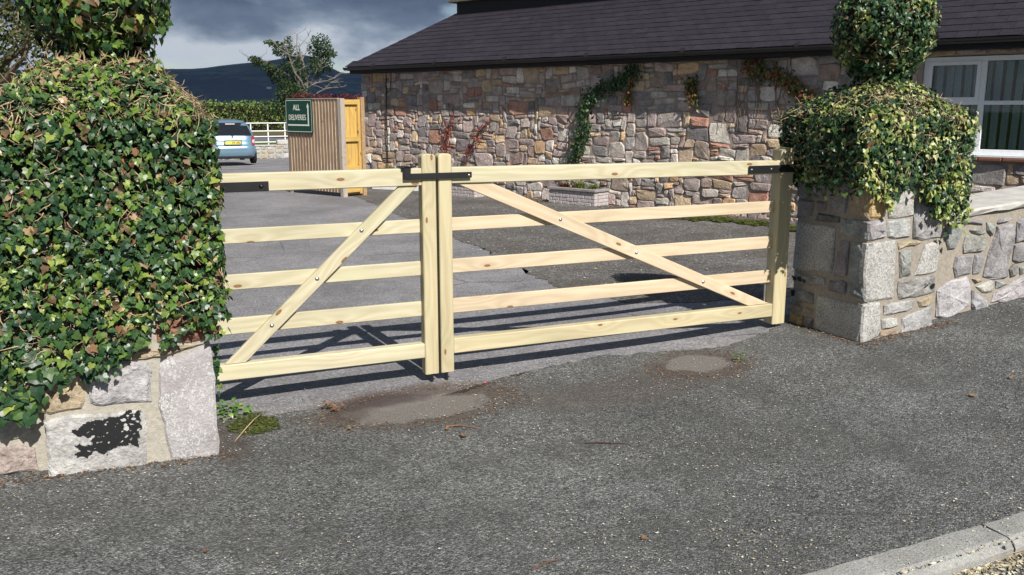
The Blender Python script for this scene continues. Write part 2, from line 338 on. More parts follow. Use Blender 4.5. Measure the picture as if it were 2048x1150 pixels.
M_IVYT = leaf_mat('young_ivy_leaf', [(0, DG2), (0.20, DG3), (0.38, (0.09, 0.17, 0.03)), (0.56, YG), (0.80, YG2), (0.90, BRN), (0.96, (0.33, 0.23, 0.12))])
M_IVYR = leaf_mat('variegated_ivy_leaf', [(0, DG2), (0.22, DG3), (0.30, (0.08, 0.13, 0.03)), (0.46, (0.17, 0.22, 0.05)), (0.66, (0.33, 0.36, 0.11)), (0.86, CRM)])
M_IVYRD = leaf_mat('green_variegated_ivy_leaf', [(0, DG1), (0.3, DG2), (0.55, DG3), (0.8, (0.10, 0.15, 0.04)), (0.93, (0.30, 0.34, 0.12))])
M_CLIMB = leaf_mat('green_climber_leaf', [(0, DG1), (0.3, DG2), (0.55, DG3), (0.85, (0.09, 0.14, 0.035))])
M_CLIMBO = leaf_mat('autumn_climber_leaf', [(0, (0.06, 0.08, 0.025)), (0.35, (0.20, 0.17, 0.05)), (0.6, (0.24, 0.09, 0.03)), (0.8, (0.20, 0.035, 0.025)), (0.9, (0.13, 0.17, 0.04))])
M_REDL = leaf_mat('red_climber_leaf', [(0, (0.30, 0.045, 0.035)), (0.5, (0.18, 0.03, 0.03)), (0.8, (0.40, 0.14, 0.08))])
M_REDH = leaf_mat('dark_red_hedge_leaf', [(0, (0.10, 0.018, 0.02)), (0.5, (0.055, 0.012, 0.016)), (0.8, (0.15, 0.03, 0.03))], 0.7, 0.2)
M_HEDGE = leaf_mat('hedge_leaf', [(0, (0.07, 0.13, 0.03)), (0.35, (0.11, 0.18, 0.04)), (0.65, (0.16, 0.23, 0.05)), (0.9, (0.24, 0.26, 0.08))], 0.7, 0.2)
M_CONIF = leaf_mat('pine_foliage', [(0, (0.018, 0.045, 0.024)), (0.35, (0.035, 0.07, 0.028)), (0.7, (0.07, 0.095, 0.03)), (0.93, (0.11, 0.10, 0.04))], 0.7, 0.2)
M_OLIVE = leaf_mat('olive_tree_leaf', [(0, (0.04, 0.06, 0.02)), (0.4, (0.075, 0.09, 0.025)), (0.8, (0.13, 0.11, 0.035))], 0.6, 0.25)
M_STEM = plain('ivy_stem', (0.16, 0.11, 0.07), 0.9, 0.1, var=0.3)
M_DSTEM = plain('dead_stem_tan', (0.36, 0.27, 0.17), 0.9, 0.1, var=0.35, sc=9)
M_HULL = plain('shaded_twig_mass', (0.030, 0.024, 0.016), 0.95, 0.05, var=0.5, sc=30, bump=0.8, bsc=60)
M_BARK = plain('grey_bark', (0.21, 0.19, 0.165), 0.9, 0.1, var=0.3, sc=12)
M_BARKD = plain('brown_bark', (0.13, 0.095, 0.07), 0.9, 0.1, var=0.3, sc=12)
M_DEAD = leaf_mat('fallen_leaf', [(0, (0.15, 0.075, 0.045)), (0.5, (0.21, 0.13, 0.07)), (0.8, (0.10, 0.06, 0.04))], 0.7, 0.2)
# ------------------------------------------------------------------ ground
def lerp_tab(x, tab):
    if x <= tab[0][0]: return tab[0][1]
    for (a, b), (c, d) in zip(tab, tab[1:]):
        if x <= c:
            t = (x - a) / (c - a); return b + (d - b) * t
    return tab[-1][1]
RISE = [(-1.2, 0.03), (-0.4, 0.0), (0.4, -0.02), (1.2, 0.0), (2.2, 0.004), (3.0, 0.018), (3.7, 0.035), (4.5, 0.088), (5.17, 0.147), (6.16, 0.245), (8, 0.42), (12, 0.8), (30, 1.6)]
RISE = [(k * 0.45, lerp_tab(k * 0.45, RISE)) for k in range(-6, 68)]
def sst(a, b, x):
    t = max(0, min(1, (x - a) / (b - a))); return t * t * (3 - 2 * t)
def gh(x, y):
    "height of the ground"
    z = lerp_tab(x, RISE) * (1 - sst(5.0, 8.0, y))
    if y > 16: z -= 0.30 * sst(16, 32, y) + 0.18 * sst(30, 39.4, y)
    return z
def axis(a, b, fine0, fine1, fs, cs):
    r = []; x = a
    while x < b:
        r.append(x); x += fs if fine0 <= x < fine1 else cs
    r.append(b); return r
def sheet(name, xs, ys, zf, mat, kind='structure'):
    v = [(x, y, zf(x, y)) for y in ys for x in xs]; n = len(xs)
    f = [(j * n + i, j * n + i + 1, (j + 1) * n + i + 1, (j + 1) * n + i) for j in range(len(ys) - 1) for i in range(n - 1)]
    o = obj(name, mesh_of(name, v, f, mat, True)); return tag(o, kind=kind)
def patch(name, outline, mat, lift, rag=0.03, seed=1, kind='structure', sub=0.06):
    "an irregular sheet following the ground; the outline runs counter-clockwise"
    rr = random.Random(seed); pts = []
    for (x0, y0), (x1, y1) in zip(outline, outline[1:] + outline[:1]):
        n = max(1, int(math.hypot(x1 - x0, y1 - y0) / sub))
        for k in range(n):
            t = k / n; pts.append((x0 + (x1 - x0) * t + rr.gauss(0, rag), y0 + (y1 - y0) * t + rr.gauss(0, rag)))
    import bmesh
    bm = bmesh.new(); vs_ = [bm.verts.new((x, y, 0)) for x, y in pts]
    fc = bm.faces.new(vs_); bmesh.ops.triangulate(bm, faces=[fc])
    xs = [p[0] for p in pts]; ys = [p[1] for p in pts]; step = 0.45
    k = math.floor(min(xs) / step) + 1
    while k * step < max(xs):
        bmesh.ops.bisect_plane(bm, geom=bm.verts[:] + bm.edges[:] + bm.faces[:], plane_co=(k * step, 0, 0), plane_no=(1, 0, 0)); k += 1
    k = math.floor(min(ys) / step) + 1
    while k * step < max(ys):
        bmesh.ops.bisect_plane(bm, geom=bm.verts[:] + bm.edges[:] + bm.faces[:], plane_co=(0, k * step, 0), plane_no=(0, 1, 0)); k += 1
    for q in bm.verts: q.co.z = gh(q.co.x, q.co.y) + lift
    bm.normal_update()
    for q in bm.faces:
        if q.normal.z < 0: q.normal_flip()
    me = D.meshes.new(name); bm.to_mesh(me); bm.free(); me.materials.append(mat)
    o = obj(name, me)
    return tag(o, kind=kind)
xs = axis(-400, 500, -4, 14, 0.45, 9.0); ys = axis(-60, 1200, -1, 12, 0.45, 6.0)
def terrain(x, y):
    if y < 39.6: return gh(x, y) - 0.05 if y > 2.0 else gh(x, 2.0) - 0.16
    return -0.002 - 0.9 * sst(75, 200, y)
sheet('ground', sorted(set([x for x in xs] + [])), sorted(ys + [39.5, 39.7, 2.0]), terrain, M_GRASS)
sheet('car_park', [-30, -20, -12, -7, -4] + [k * 0.45 for k in range(-6, 31)] + [16, 20, 26, 32], sorted([4.1] + [4.5 + 0.225 * k for k in range(20)] + axis(9.2, 39.4, 0, 1, 1, 1.1)), lambda x, y: gh(x, y), M_CARPARK)
patch('dark_tarmac_strip', [(3.95, 6.35), (4.6, 5.95), (5.2, 5.7), (9, 5.7), (15, 5.7), (13.0, 8.0), (9.4, 12.2), (7.2, 16.0), (5.2, 19.4), (4.3, 19.0), (4.15, 15.0), (3.95, 11.3), (4.0, 9.8), (3.8, 8.2), (3.75, 7.2)], M_DARKTAR, 0.004, 0.022, 4, sub=0.10)
patch('pavement', [(-7, 2.25), (8.5, 2.25), (14, 2.25), (14, 4.45), (6, 4.6), (5.2, 5.2), (4.62, 5.26), (4.33, 5.03), (4.05, 4.93), (3.76, 4.85), (3.34, 4.96), (2.82, 5.05), (2.10, 4.90), (1.80, 4.74), (1.3, 4.62), (0.95, 4.84), (0.62, 4.86), (0.44, 4.90), (0.36, 5.2), (-1, 5.2), (-7, 5.2)], M_PAVE, 0.008, 0.018, 5)
# kerb and the road beyond it
kerb = thing('kerb', None, None, (2.5, 2.2, 0), kind='structure')
KJ = [-1.6, -0.68, 0.235, 1.15, 2.085, 3.04, 3.97, 4.9, 5.8, 6.7]
for a, b in zip(KJ, KJ[1:]):
    za, zb = gh(a, 2.2) + 0.012, gh(b, 2.2) + 0.012
    M, ln = frame_x((a + .004, 2.195, za), (b - .004, 2.195, zb))
    m = MB(); n = 12
    v = []; f = []
    prof = [(-0.075, -0.2), (-0.075, -0.035), (-0.060, -0.010), (-0.040, 0.0), (0.066, 0.004), (0.073, -0.004), (0.073, -0.2)]
    for i in range(n + 1):
        for (yy, zz) in prof:
            j = 0.0022; v.append((ln * i / n, yy + R.gauss(0, j), zz + R.gauss(0, j * .7)))
    k = len(prof)
    for i in range(n):
        for q in range(k - 1): f.append((i * k + q, (i + 1) * k + q, (i + 1) * k + q + 1, i * k + q + 1))
    f += [tuple(range(k)), tuple(range(n * k, n * k + k))[::-1]]
    m.add(v, f); m.build('kerb_stone', M_KERB, kerb, M)
sheet('road', axis(-9, 14, -2, 9, 0.5, 3), [-5, -2, 0, 1.0, 1.6, 2.0, 2.122], lambda x, y: gh(x, 2.2) - 0.052 - 0.02 * (2.12 - y) * 0.4, M_ROAD)
# far road, verges
def flat(name, x0, x1, y0, y1, z, mat):
    m = MB(); m.add([(x0, y0, z), (x1, y0, z), (x1, y1, z), (x0, y1, z)], [(0, 1, 2, 3)]); return tag(m.build(name, mat), kind='structure')
flat('far_road', -60, 90, 44.5, 55, 0.01, plain('far_road_tarmac', (0.13, 0.135, 0.15), 0.9, 0.2))
flat('far_road_edge_line', -60, 90, 53.9, 54.2, 0.016, M_WHITE)
flat('brown_verge', -60, 90, 55, 61, 0.012, grass_mat('brown_verge_earth', (0.11, 0.07, 0.05), (0.15, 0.10, 0.07)))

# ------------------------------------------------------------------ hills
SKY = [(-3000, 120), (-1500, 150), (-600, 165), (-391, 160), (-100, 150), (100, 160), (206, 172), (312, 171), (420, 174), (533, 192), (646, 205), (739, 214), (800, 228), (860, 240), (920, 246), (960, 232), (1027, 192), (1060, 170), (1100, 160), (1140, 168), (1250, 180), (1600, 150), (2500, 170), (4000, 120)]
def hillz(x, y):
    t = sst(1500, 4500, y); z = lerp_tab(x * 4500 / max(y, 1500) if y < 4500 else x, SKY) * (t ** 1.25)
    z += 9 * (noise.noise(Vector((x / 420, y / 420, 3))) + 0.5 * noise.noise(Vector((x / 150, y / 150, 9)))) * t * (1 - t) * 4
    if y > 4500: z *= 1 - sst(4500, 7500, y)
    return z - 2
def hill_mat():
    g = G('hill_fields_and_heath', 0.95, 0.05)
    f1 = g.vor(1.0, g.vec((1 / 95, 1 / 260, 0)), out='Color'); sv = g.n('ShaderNodeSeparateColor'); g.put(sv.inputs[0], f1)
    c = g.ramp(sv.outputs[0], [(0, (0.07, 0.13, 0.06)), (0.3, (0.12, 0.21, 0.08)), (0.6, (0.19, 0.29, 0.10)), (0.82, (0.045, 0.075, 0.05)), (0.95, (0.26, 0.28, 0.12))], 'CONSTANT')
    w = g.ramp(g.noise(1.0, 6, 0.7, v=g.vec((1 / 160, 1 / 330, 1 / 60))), [(0.48, 1.0), (0.56, 0.0)])
    c = g.mix(w, c, (0.035, 0.055, 0.04))
    z = g.n('ShaderNodeSeparateXYZ'); g.put(z.inputs[0], g.tc.outputs['Object'])
    hz = g.n('ShaderNodeMapRange'); g.put(hz.inputs[0], z.outputs[2]); hz.inputs[1].default_value = 120; hz.inputs[2].default_value = 170
    c = g.mix(hz.outputs[0], c, g.ramp(g.noise(1 / 90, 5), [(0.4, (0.09, 0.115, 0.055)), (0.6, (0.14, 0.18, 0.07))])); g.col(c); return g.m
M_HILL = hill_mat()
sheet('hills', [-3000 + 60 * i for i in range(118)], [1400, 1700, 2000, 2300, 2600, 2900, 3200, 3500, 3800, 4000, 4200, 4350, 4450, 4500, 4600, 4900, 5500, 6500, 7500], hillz, M_HILL)

# ------------------------------------------------------------------ foliage helpers
def leaf_shape(kind):
    if kind == 'ivy':
        h = [(0.07, -0.03), (0.26, -0.15), (0.47, 0.02), (0.37, 0.22), (0.44, 0.44), (0.24, 0.55), (0.0, 1.0)]
    elif kind == 'ivy2':
        h = [(0.09, -0.04), (0.30, -0.12), (0.46, 0.10), (0.40, 0.28), (0.36, 0.50), (0.18, 0.66), (0.0, 0.95)]
    else:
        h = [(0.10, 0.05), (0.26, 0.35), (0.22, 0.65), (0.0, 1.0)]
    pts = h + [(-x, y) for x, y in h[-2::-1]] + [(0, 0.03)]
    return pts
SHP = {k: leaf_shape(k) for k in ('ivy', 'ivy2', 'oval')}
def leaf_geo(kind, size, cup, droop, w=1.0):
    pts = SHP[kind]; v = [(0, 0.30 * size, 0)]
    for x, y in pts:
        z = cup * abs(x) * size - droop * (y - 0.2) ** 2 * size * (1 if y > 0.2 else 0)
        v.append((x * size * w, y * size, z))
    n = len(pts); return v, [(0, 1 + i, 1 + (i + 1) % n) for i in range(n)]
def orient(p, nrm, tip, rr, jit):
    n_ = Vector(nrm) + Vector((rr.gauss(0, jit), rr.gauss(0, jit), rr.gauss(0, jit))); n_.normalize()
    t = Vector(tip) + Vector((rr.gauss(0, 0.55), rr.gauss(0, 0.55), rr.gauss(0, 0.45)))
    t = (t - n_ * t.dot(n_)).normalized(); x = t.cross(n_)
    return Matrix(((x.x, t.x, n_.x, p[0]), (x.y, t.y, n_.y, p[1]), (x.z, t.z, n_.z, p[2]), (0, 0, 0, 1)))
LEAFM = {}
def leaf_variants(mat, kind, base):
    key = (mat.name, kind, base)
    if key not in LEAFM:
        r = []
        for i in range(6):
            v, f = leaf_geo(kind if i % 3 else ('ivy2' if kind == 'ivy' else kind), base * (0.75 + 0.11 * i), (-0.25, 0.18, 0.3, -0.1, 0.1, 0.25)[i], (0.5, 0.3, 0.1, 0.6, 0.2, 0.4)[i])
            r.append(mesh_of('leaf', v, f, mat))
        LEAFM[key] = r
    return LEAFM[key]
def clump(m, c, r, n, size, rr, mi=0, flat_=1.0, oct_=None):
    "n small leaf faces spread through an ellipsoid"
    for _ in range(n):
        while True:
            q = Vector((rr.uniform(-1, 1), rr.uniform(-1, 1), rr.uniform(-1, 1)))
            if q.length < 1: break
        p = Vector(c) + Vector((q.x * r[0], q.y * r[1], q.z * r[2]))
        a = Vector((rr.gauss(0, 1), rr.gauss(0, 1), rr.gauss(0, 1))).normalized(); b = a.orthogonal().normalized(); s = size * rr.uniform(0.5, 1.25)
        cc = a.cross(b); m.add([p - b * s * .5, p + cc * s * .32, p + b * s * .62, p - cc * s * .3], [(0, 1, 2, 3)], mi)

# ------------------------------------------------------------------ stones
def stone_mesh(poly, f3, depth, rr, seg=0.07, jit=0.006, big=False, name='stone', mat=None, embed=0.03, inset=0.0, rough=1.0, mb=None, tint=None):
    ar = sum(a[0] * b[1] - b[0] * a[1] for a, b in zip(poly, poly[1:] + poly[:1]))
    if ar < 0: poly = poly[::-1]
    cx = sum(p[0] for p in poly) / len(poly); cy = sum(p[1] for p in poly) / len(poly)
    o = []
    for a, b in zip(poly, poly[1:] + poly[:1]):
        ln = math.hypot(b[0] - a[0], b[1] - a[1]); n = max(1, min(4, int(round(ln / seg))))
        for k in range(n):
            t = (k + 0.12 * (k == 0)) / n; o.append((a[0] + (b[0] - a[0]) * t + rr.gauss(0, jit), a[1] + (b[1] - a[1]) * t + rr.gauss(0, jit)))
    sz = min(max(p[0] for p in o) - min(p[0] for p in o), max(p[1] for p in o) - min(p[1] for p in o))
    if inset: o = [(x + (cx - x) * inset / max(sz / 2, .02), y + (cy - y) * inset / max(sz / 2, .02)) for x, y in o]
    ins = min(0.30, 0.013 / max(sz, 0.02) * 2)
    def ring(s, h, j): return [(cx + (x - cx) * s, cy + (y - cy) * s, h + rr.gauss(0, j)) for x, y in o]
    n = len(o); j = depth * 0.16 * rough
    rings = [ring(1.0, -embed, 0), ring(1.0 - ins * .15, depth * 0.35, j), ring(1 - ins, depth * 0.86, j)]
    if big: rings.append(ring(0.55, depth * 1.0, j * 1.2))
    v = [p for r_ in rings for p in r_]; v.append((cx, cy, depth * (1.05 + rr.gauss(0, 0.12 * rough))))
    f = []
    for k in range(len(rings) - 1):
        for i in range(n): f.append((k * n + i, k * n + (i + 1) % n, (k + 1) * n + (i + 1) % n, (k + 1) * n + i))
    b = (len(rings) - 1) * n
    for i in range(n): f.append((b + i, b + (i + 1) % n, len(v) - 1))
    v = [f3(*p) for p in v]
    if mb is not None: mb.add(v, f, 0, tint); return None
    return mesh_of(name, v, f, mat or M_STONE)
def var(c, rr, a=0.16, h=0.05):
    k = rr.uniform(1 - a, 1 + a); return tuple(max(0.01, x * k * rr.uniform(1 - h, 1 + h)) for x in c)
PR_FRONT=[
 [(4.498,1.167),(4.637,1.167),(4.663,0.931),(4.520,0.931)],
 [(4.653,1.167),(4.884,1.159),(4.912,0.921),(4.676,0.930)],
 [(4.505,0.925),(4.664,0.921),(4.680,0.794),(4.519,0.782)],
 [(4.677,0.921),(4.894,0.915),(4.898,0.788),(4.688,0.796)],
 [(4.897,1.159),(5.075,1.153),(5.185,0.876),(5.179,0.762),(4.991,0.763),(4.915,0.787),(4.915,0.918)],
 [(4.507,0.778),(4.773,0.783),(4.784,0.645),(4.786,0.374),(4.663,0.375),(4.513,0.385),(4.504,0.626)],
 [(4.787,0.771),(4.897,0.779),(5.033,0.746),(4.792,0.722)],
 [(4.807,0.709),(4.938,0.705),(4.927,0.521),(4.819,0.519)],
 [(5.047,0.740),(5.174,0.748),(5.181,0.617),(5.166,0.523),(4.964,0.523)],
 [(4.817,0.505),(5.178,0.509),(5.180,0.380),(4.826,0.370)],
 [(4.697,0.357),(4.993,0.359),(4.995,0.285),(4.701,0.262)],
 [(5.016,0.359),(5.172,0.371),(5.176,0.309),(5.029,0.287)],
 [(4.511,0.371),(4.681,0.368),(4.689,0.109),(4.514,0.087)],
 [(4.702,0.255),(4.860,0.242),(4.868,0.171),(4.694,0.173)],
 [(4.692,0.163),(4.863,0.161),(4.854,0.122),(4.691,0.113)],
 [(4.881,0.235),(5.169,0.305),(5.184,0.134),(4.887,0.126)],
]
PR_LEFT=[
 [(5.107,1.164),(4.821,1.184),(4.814,1.031),(5.100,1.010)],
 [(4.793,1.176),(4.614,1.179),(4.604,0.949),(4.771,0.946)],
 [(4.588,1.181),(4.407,1.184),(4.399,0.928),(4.571,0.943)],
 [(5.096,1.000),(4.924,1.011),(4.928,0.899),(5.094,0.860)],
 [(4.907,1.006),(4.805,1.012),(4.799,0.946),(4.900,0.930)],
 [(4.899,0.923),(4.668,0.927),(4.665,0.874),(4.911,0.861)],
 [(5.103,0.839),(4.715,0.853),(4.703,0.520),(5.099,0.485)],
 [(4.653,0.910),(4.399,0.924),(4.382,0.789),(4.656,0.801)],
 [(4.666,0.765),(4.567,0.773),(4.575,0.522),(4.693,0.491),(4.668,0.586)],
 [(4.554,0.770),(4.384,0.784),(4.400,0.629),(4.400,0.382),(4.542,0.388)],
 [(5.097,0.469),(4.768,0.478),(4.764,0.428),(4.911,0.401),(5.097,0.378)],
 [(4.746,0.467),(4.566,0.498),(4.557,0.401),(4.732,0.388)],
 [(5.102,0.345),(4.878,0.355),(4.856,0.276),(5.108,0.241)],
 [(5.104,0.226),(4.978,0.235),(4.980,0.208),(5.103,0.188)],
 [(4.963,0.233),(4.868,0.242),(4.864,0.201),(4.963,0.190)],
 [(5.109,0.165),(4.962,0.175),(4.957,0.085),(5.101,0.069)],
 [(4.941,0.163),(4.861,0.175),(4.860,0.085),(4.944,0.082)],
 [(4.841,0.346),(4.384,0.351),(4.383,0.095),(4.838,0.080)],
]
LOW_WALL=[
 [(5.302,0.853),(5.475,0.848),(5.487,0.800),(5.417,0.657),(5.350,0.661)],
 [(5.548,0.801),(5.704,0.823),(5.727,0.752),(5.671,0.750),(5.594,0.777)],
 [(5.517,0.764),(5.570,0.771),(5.673,0.737),(5.735,0.741),(5.762,0.643),(5.715,0.624),(5.504,0.638)],
 [(5.720,0.840),(5.815,0.835),(5.814,0.800),(5.781,0.722),(5.728,0.787)],
 [(5.836,0.816),(6.020,0.820),(6.024,0.636),(5.991,0.556),(5.989,0.402),(5.859,0.412),(5.722,0.445),(5.788,0.633),(5.829,0.781)],
 [(6.041,0.850),(6.151,0.854),(6.181,0.671),(6.037,0.676)],
 [(5.440,0.616),(5.617,0.613),(5.607,0.467),(5.455,0.461),(5.430,0.560)],
 [(5.635,0.616),(5.735,0.614),(5.701,0.460),(5.621,0.471)],
 [(5.280,0.378),(5.397,0.444),(5.592,0.446),(5.625,0.385),(5.640,0.231),(5.526,0.205),(5.386,0.160),(5.298,0.191)],
 [(5.646,0.366),(5.723,0.310),(5.813,0.257),(5.837,0.177),(5.667,0.174),(5.652,0.284)],
 [(5.669,0.382),(5.760,0.402),(5.855,0.399),(5.866,0.325),(5.746,0.323)],
 [(5.874,0.402),(5.965,0.395),(6.027,0.371),(5.881,0.339)],
 [(5.848,0.249),(5.870,0.300),(6.120,0.401),(6.169,0.420),(6.222,0.425),(6.250,0.251),(5.989,0.235)],
 [(5.861,0.229),(5.971,0.226),(5.974,0.164),(5.871,0.164)],
 [(5.991,0.224),(6.187,0.233),(6.210,0.170),(5.999,0.176)],
 [(6.008,0.492),(6.062,0.515),(6.097,0.504),(6.101,0.434),(6.025,0.422)],
 [(6.039,0.662),(6.183,0.658),(6.207,0.514),(6.074,0.523),(6.020,0.554)],
 [(6.114,0.502),(6.209,0.505),(6.219,0.439),(6.125,0.437)],
 [(5.842,0.860),(6.008,0.859),(5.898,0.826),(5.827,0.833)],
 [(5.315,0.882),(5.699,0.857),(5.695,0.841),(5.330,0.862)],
 [(5.628,0.450),(5.717,0.439),(5.742,0.417),(5.657,0.396)],
]
PL_FRONT=[
 [(0.138,0.488),(0.384,0.546),(0.385,0.323),(0.382,-0.036),(0.152,-0.006),(0.155,0.082),(0.130,0.230),(0.126,0.325)],
 [(-0.162,0.425),(-0.117,0.495),(-0.014,0.521),(0.107,0.495),(0.100,0.297),(-0.072,0.305),(-0.152,0.313),(-0.171,0.335)],
 [(-0.367,0.421),(-0.358,0.479),(-0.255,0.489),(-0.178,0.472),(-0.183,0.336),(-0.206,0.305),(-0.343,0.302),(-0.368,0.309)],
 [(-0.358,0.274),(-0.260,0.282),(0.062,0.267),(0.070,0.175),(0.052,-0.022),(-0.098,-0.024),(-0.234,-0.032),(-0.274,-0.029),(-0.363,0.003),(-0.358,0.163)],
 [(-0.001,0.512),(0.016,0.555),(0.195,0.551),(0.385,0.563),(0.257,0.528),(0.171,0.507),(0.053,0.507)],
 [(0.127,0.581),(0.143,0.709),(0.394,0.709),(0.386,0.573),(0.224,0.571)],
 [(-0.353,0.538),(-0.174,0.528),(-0.186,0.496),(-0.349,0.508)],
 [(-0.131,0.728),(0.122,0.704),(0.113,0.583),(0.004,0.576),(-0.143,0.581)],
 [(-0.358,0.685),(-0.147,0.693),(-0.159,0.545),(-0.370,0.558)],
]
LW=[
 [(-0.554,0.467),(-0.426,0.420),(-0.405,0.196),(-0.462,0.174),(-0.584,0.167)],
 [(-0.585,0.156),(-0.465,0.148),(-0.399,0.118),(-0.406,0.006),(-0.598,0.020)],
 [(-0.536,0.648),(-0.373,0.646),(-0.378,0.459),(-0.553,0.481)],
]
BLACK=[
 [(-0.257,0.197),(-0.219,0.225),(-0.171,0.245),(-0.117,0.253),(-0.063,0.249),(-0.007,0.268),(0.044,0.264),(0.037,0.218),(0.033,0.140),(0.017,0.131),(0.021,0.095),(-0.006,0.107),(-0.067,0.109),(-0.082,0.096),(-0.124,0.075),(-0.162,0.105),(-0.198,0.079),(-0.248,0.080),(-0.235,0.105),(-0.240,0.132),(-0.219,0.148),(-0.207,0.127),(-0.180,0.135),(-0.157,0.170),(-0.196,0.176)],
]
GREY, LGREY, PGREY, TAN, OCH, REDB, DGREY, PALE = (0.27, 0.265, 0.265), (0.38, 0.375, 0.365), (0.265, 0.235, 0.245), (0.36, 0.29, 0.20), (0.40, 0.27, 0.13), (0.27, 0.13, 0.09), (0.16, 0.155, 0.16), (0.47, 0.45, 0.43)
# ------------------------------------------------------------------ right stone pillar
rr = random.Random(11)
pr = thing('stone_pillar', 'squared grey stone gate pillar with its dark shaded side to the gate, right of the gate', 'stone pillar', (4.84, 4.75, 0.1), 'stone gate pillars')
m = MB(); m.box((4.53, 4.41, -0.1), (5.165, 5.10, 1.30), c=0.01); m.build('mortar_core', M_MORTR, pr)
fF = lambda Y: (lambda u, w, h: (u, Y - h, w))
fL = lambda X: (lambda u, w, h: (X - h, u, w))
cols = [OCH, LGREY, GREY, LGREY, GREY, 'G', TAN, GREY, 'G', GREY, LGREY, TAN, 'G', LGREY, TAN, LGREY]
for p, c in zip(PR_FRONT, cols):
    g = c == 'G'; big = g or c == GREY
    me = stone_mesh(p, fF(4.412), 0.020 if g else 0.022, rr, big=big, mat=M_GRAN if g else M_STONE, rough=0.35 if g else 1.0, jit=0.004)
    obj('stone', me, pr, color=var((0.3, 0.3, 0.3) if g else c, rr, 0.1))
cols = [GREY, GREY, TAN, PGREY, PGREY, DGREY, 'G', GREY, PGREY, GREY, GREY, PGREY, GREY, TAN, TAN, OCH, DGREY, 'G']
for p, c in zip(PR_LEFT, cols):
    g = c == 'G'; me = stone_mesh([(max(a, 4.395), b) for a, b in p], fL(4.532), 0.020 if g else 0.024, rr, big=True, mat=M_GRAN if g else M_STONE, rough=0.35 if g else 1.0, jit=0.004)
    obj('stone', me, pr, color=var((0.3, 0.3, 0.3) if g else c, rr, 0.1))
for x0, x1 in ((4.50, 4.74), (4.755, 5.0), (5.015, 5.185)):
    obj('stone', stone_mesh([(x0, 1.18), (x1, 1.18), (x1, 1.29), (x0, 1.29)], fF(4.412), 0.02, rr), pr, color=var(GREY, rr))
def small_marks(name, parent, f3, spots, mat, h):
    mb = MB()
    for (a, b, r) in spots:
        n = 9; ph = rr.uniform(0, 6)
        mb.add([f3(a + r * math.cos(ph + k * 6.283 / n) * rr.uniform(.6, 1.2), b + r * math.sin(ph + k * 6.283 / n) * rr.uniform(.5, 1), h) for k in range(n)], [tuple(range(n))])
    return mb.build(name, mat, parent)
M_BLACKP = plain('black_bitumen_paint', (0.012, 0.012, 0.013), 0.55, 0.4)
small_marks('black_paint_spot', pr, fF(4.412), [(5.13, 0.445, 0.020), (5.075, 0.452, 0.010), (5.055, 0.44, 0.008), (5.09, 0.462, 0.006), (5.06, 0.462, 0.007)], M_BLACKP, 0.0285)
small_marks('black_paint_spot', pr, fL(4.532), [(5.05, 0.425, 0.022), (5.00, 0.43, 0.024), (4.955, 0.425, 0.02), (5.07, 0.44, 0.012)], M_BLACKP, 0.031)

# ------------------------------------------------------------------ low wall on the right
lw = thing('low_stone_wall', 'low grey random stone boundary wall under a pale concrete coping, running right from the ivy covered pillar', 'stone wall', (6.3, 4.7, 0.2))
m = MB(); n = 14
for i in range(n):
    x0, x1 = 5.17 + i * 0.35, 5.17 + (i + 1) * 0.35; t0 = 0.868 + (x0 - 5.2) * 0.075; t1 = 0.868 + (x1 - 5.2) * 0.075
    m.add([(x0, 4.49, -.1), (x1, 4.49, -.1), (x1, 4.95, -.1), (x0, 4.95, -.1), (x0, 4.49, t0), (x1, 4.49, t1), (x1, 4.95, t1), (x0, 4.95, t0)], [(0, 1, 5, 4), (3, 2, 6, 7), (4, 5, 6, 7)])
m.build('mortar_core', mortar_mat('grey_buff_mortar', (0.31, 0.275, 0.23)), lw)
cols = [GREY, GREY, GREY, GREY, GREY, GREY, GREY, GREY, LGREY, LGREY, LGREY, GREY, LGREY, TAN, GREY, GREY, GREY, GREY, GREY, GREY, TAN]
for p, c in zip(LOW_WALL, cols): obj('stone', stone_mesh(p, fF(4.49), 0.024, rr, big=len(p) > 5, jit=0.005), lw, color=var(c, rr, 0.12))
x = 6.24
while x < 9.6:
    z = gh(x, 4.4) + 0.02; top = 0.86 + (x - 5.2) * 0.075; wd = rr.uniform(0.2, 0.34)
    while z < top - 0.06:
        h = min(rr.uniform(0.1, 0.24), top - z)
        obj('stone', stone_mesh([(x, z), (x + wd - .02, z), (x + wd - .02, z + h - .018), (x, z + h - .018)], fF(4.49), 0.024, rr, jit=0.01), lw, color=var(rr.choice((GREY, LGREY, GREY, PGREY)), rr)); z += h
    x += wd
m = MB(); n = 30
for i in range(n + 1):
    x = 5.17 + i * 0.15; t = 0.872 + (x - 5.2) * 0.078; jj = lambda s: rr.gauss(0, s)
    m.v += [(x, 4.462 + jj(.006), t + jj(.004)), (x, 4.455 + jj(.005), t + 0.032 + jj(.003)), (x, 4.475 + jj(.004), t + 0.045 + jj(.002)), (x, 4.93, t + 0.052), (x, 4.97, t + 0.03), (x, 4.97, t)]
for i in range(n):
    for k in range(5): m.f.append((i * 6 + k, (i + 1) * 6 + k, (i + 1) * 6 + k + 1, i * 6 + k + 1)); m.mi.append(0)
    m.f.append((i * 6 + 5, (i + 1) * 6 + 5, (i + 1) * 6, i * 6)); m.mi.append(0)
m.build('coping', M_COPE, lw)

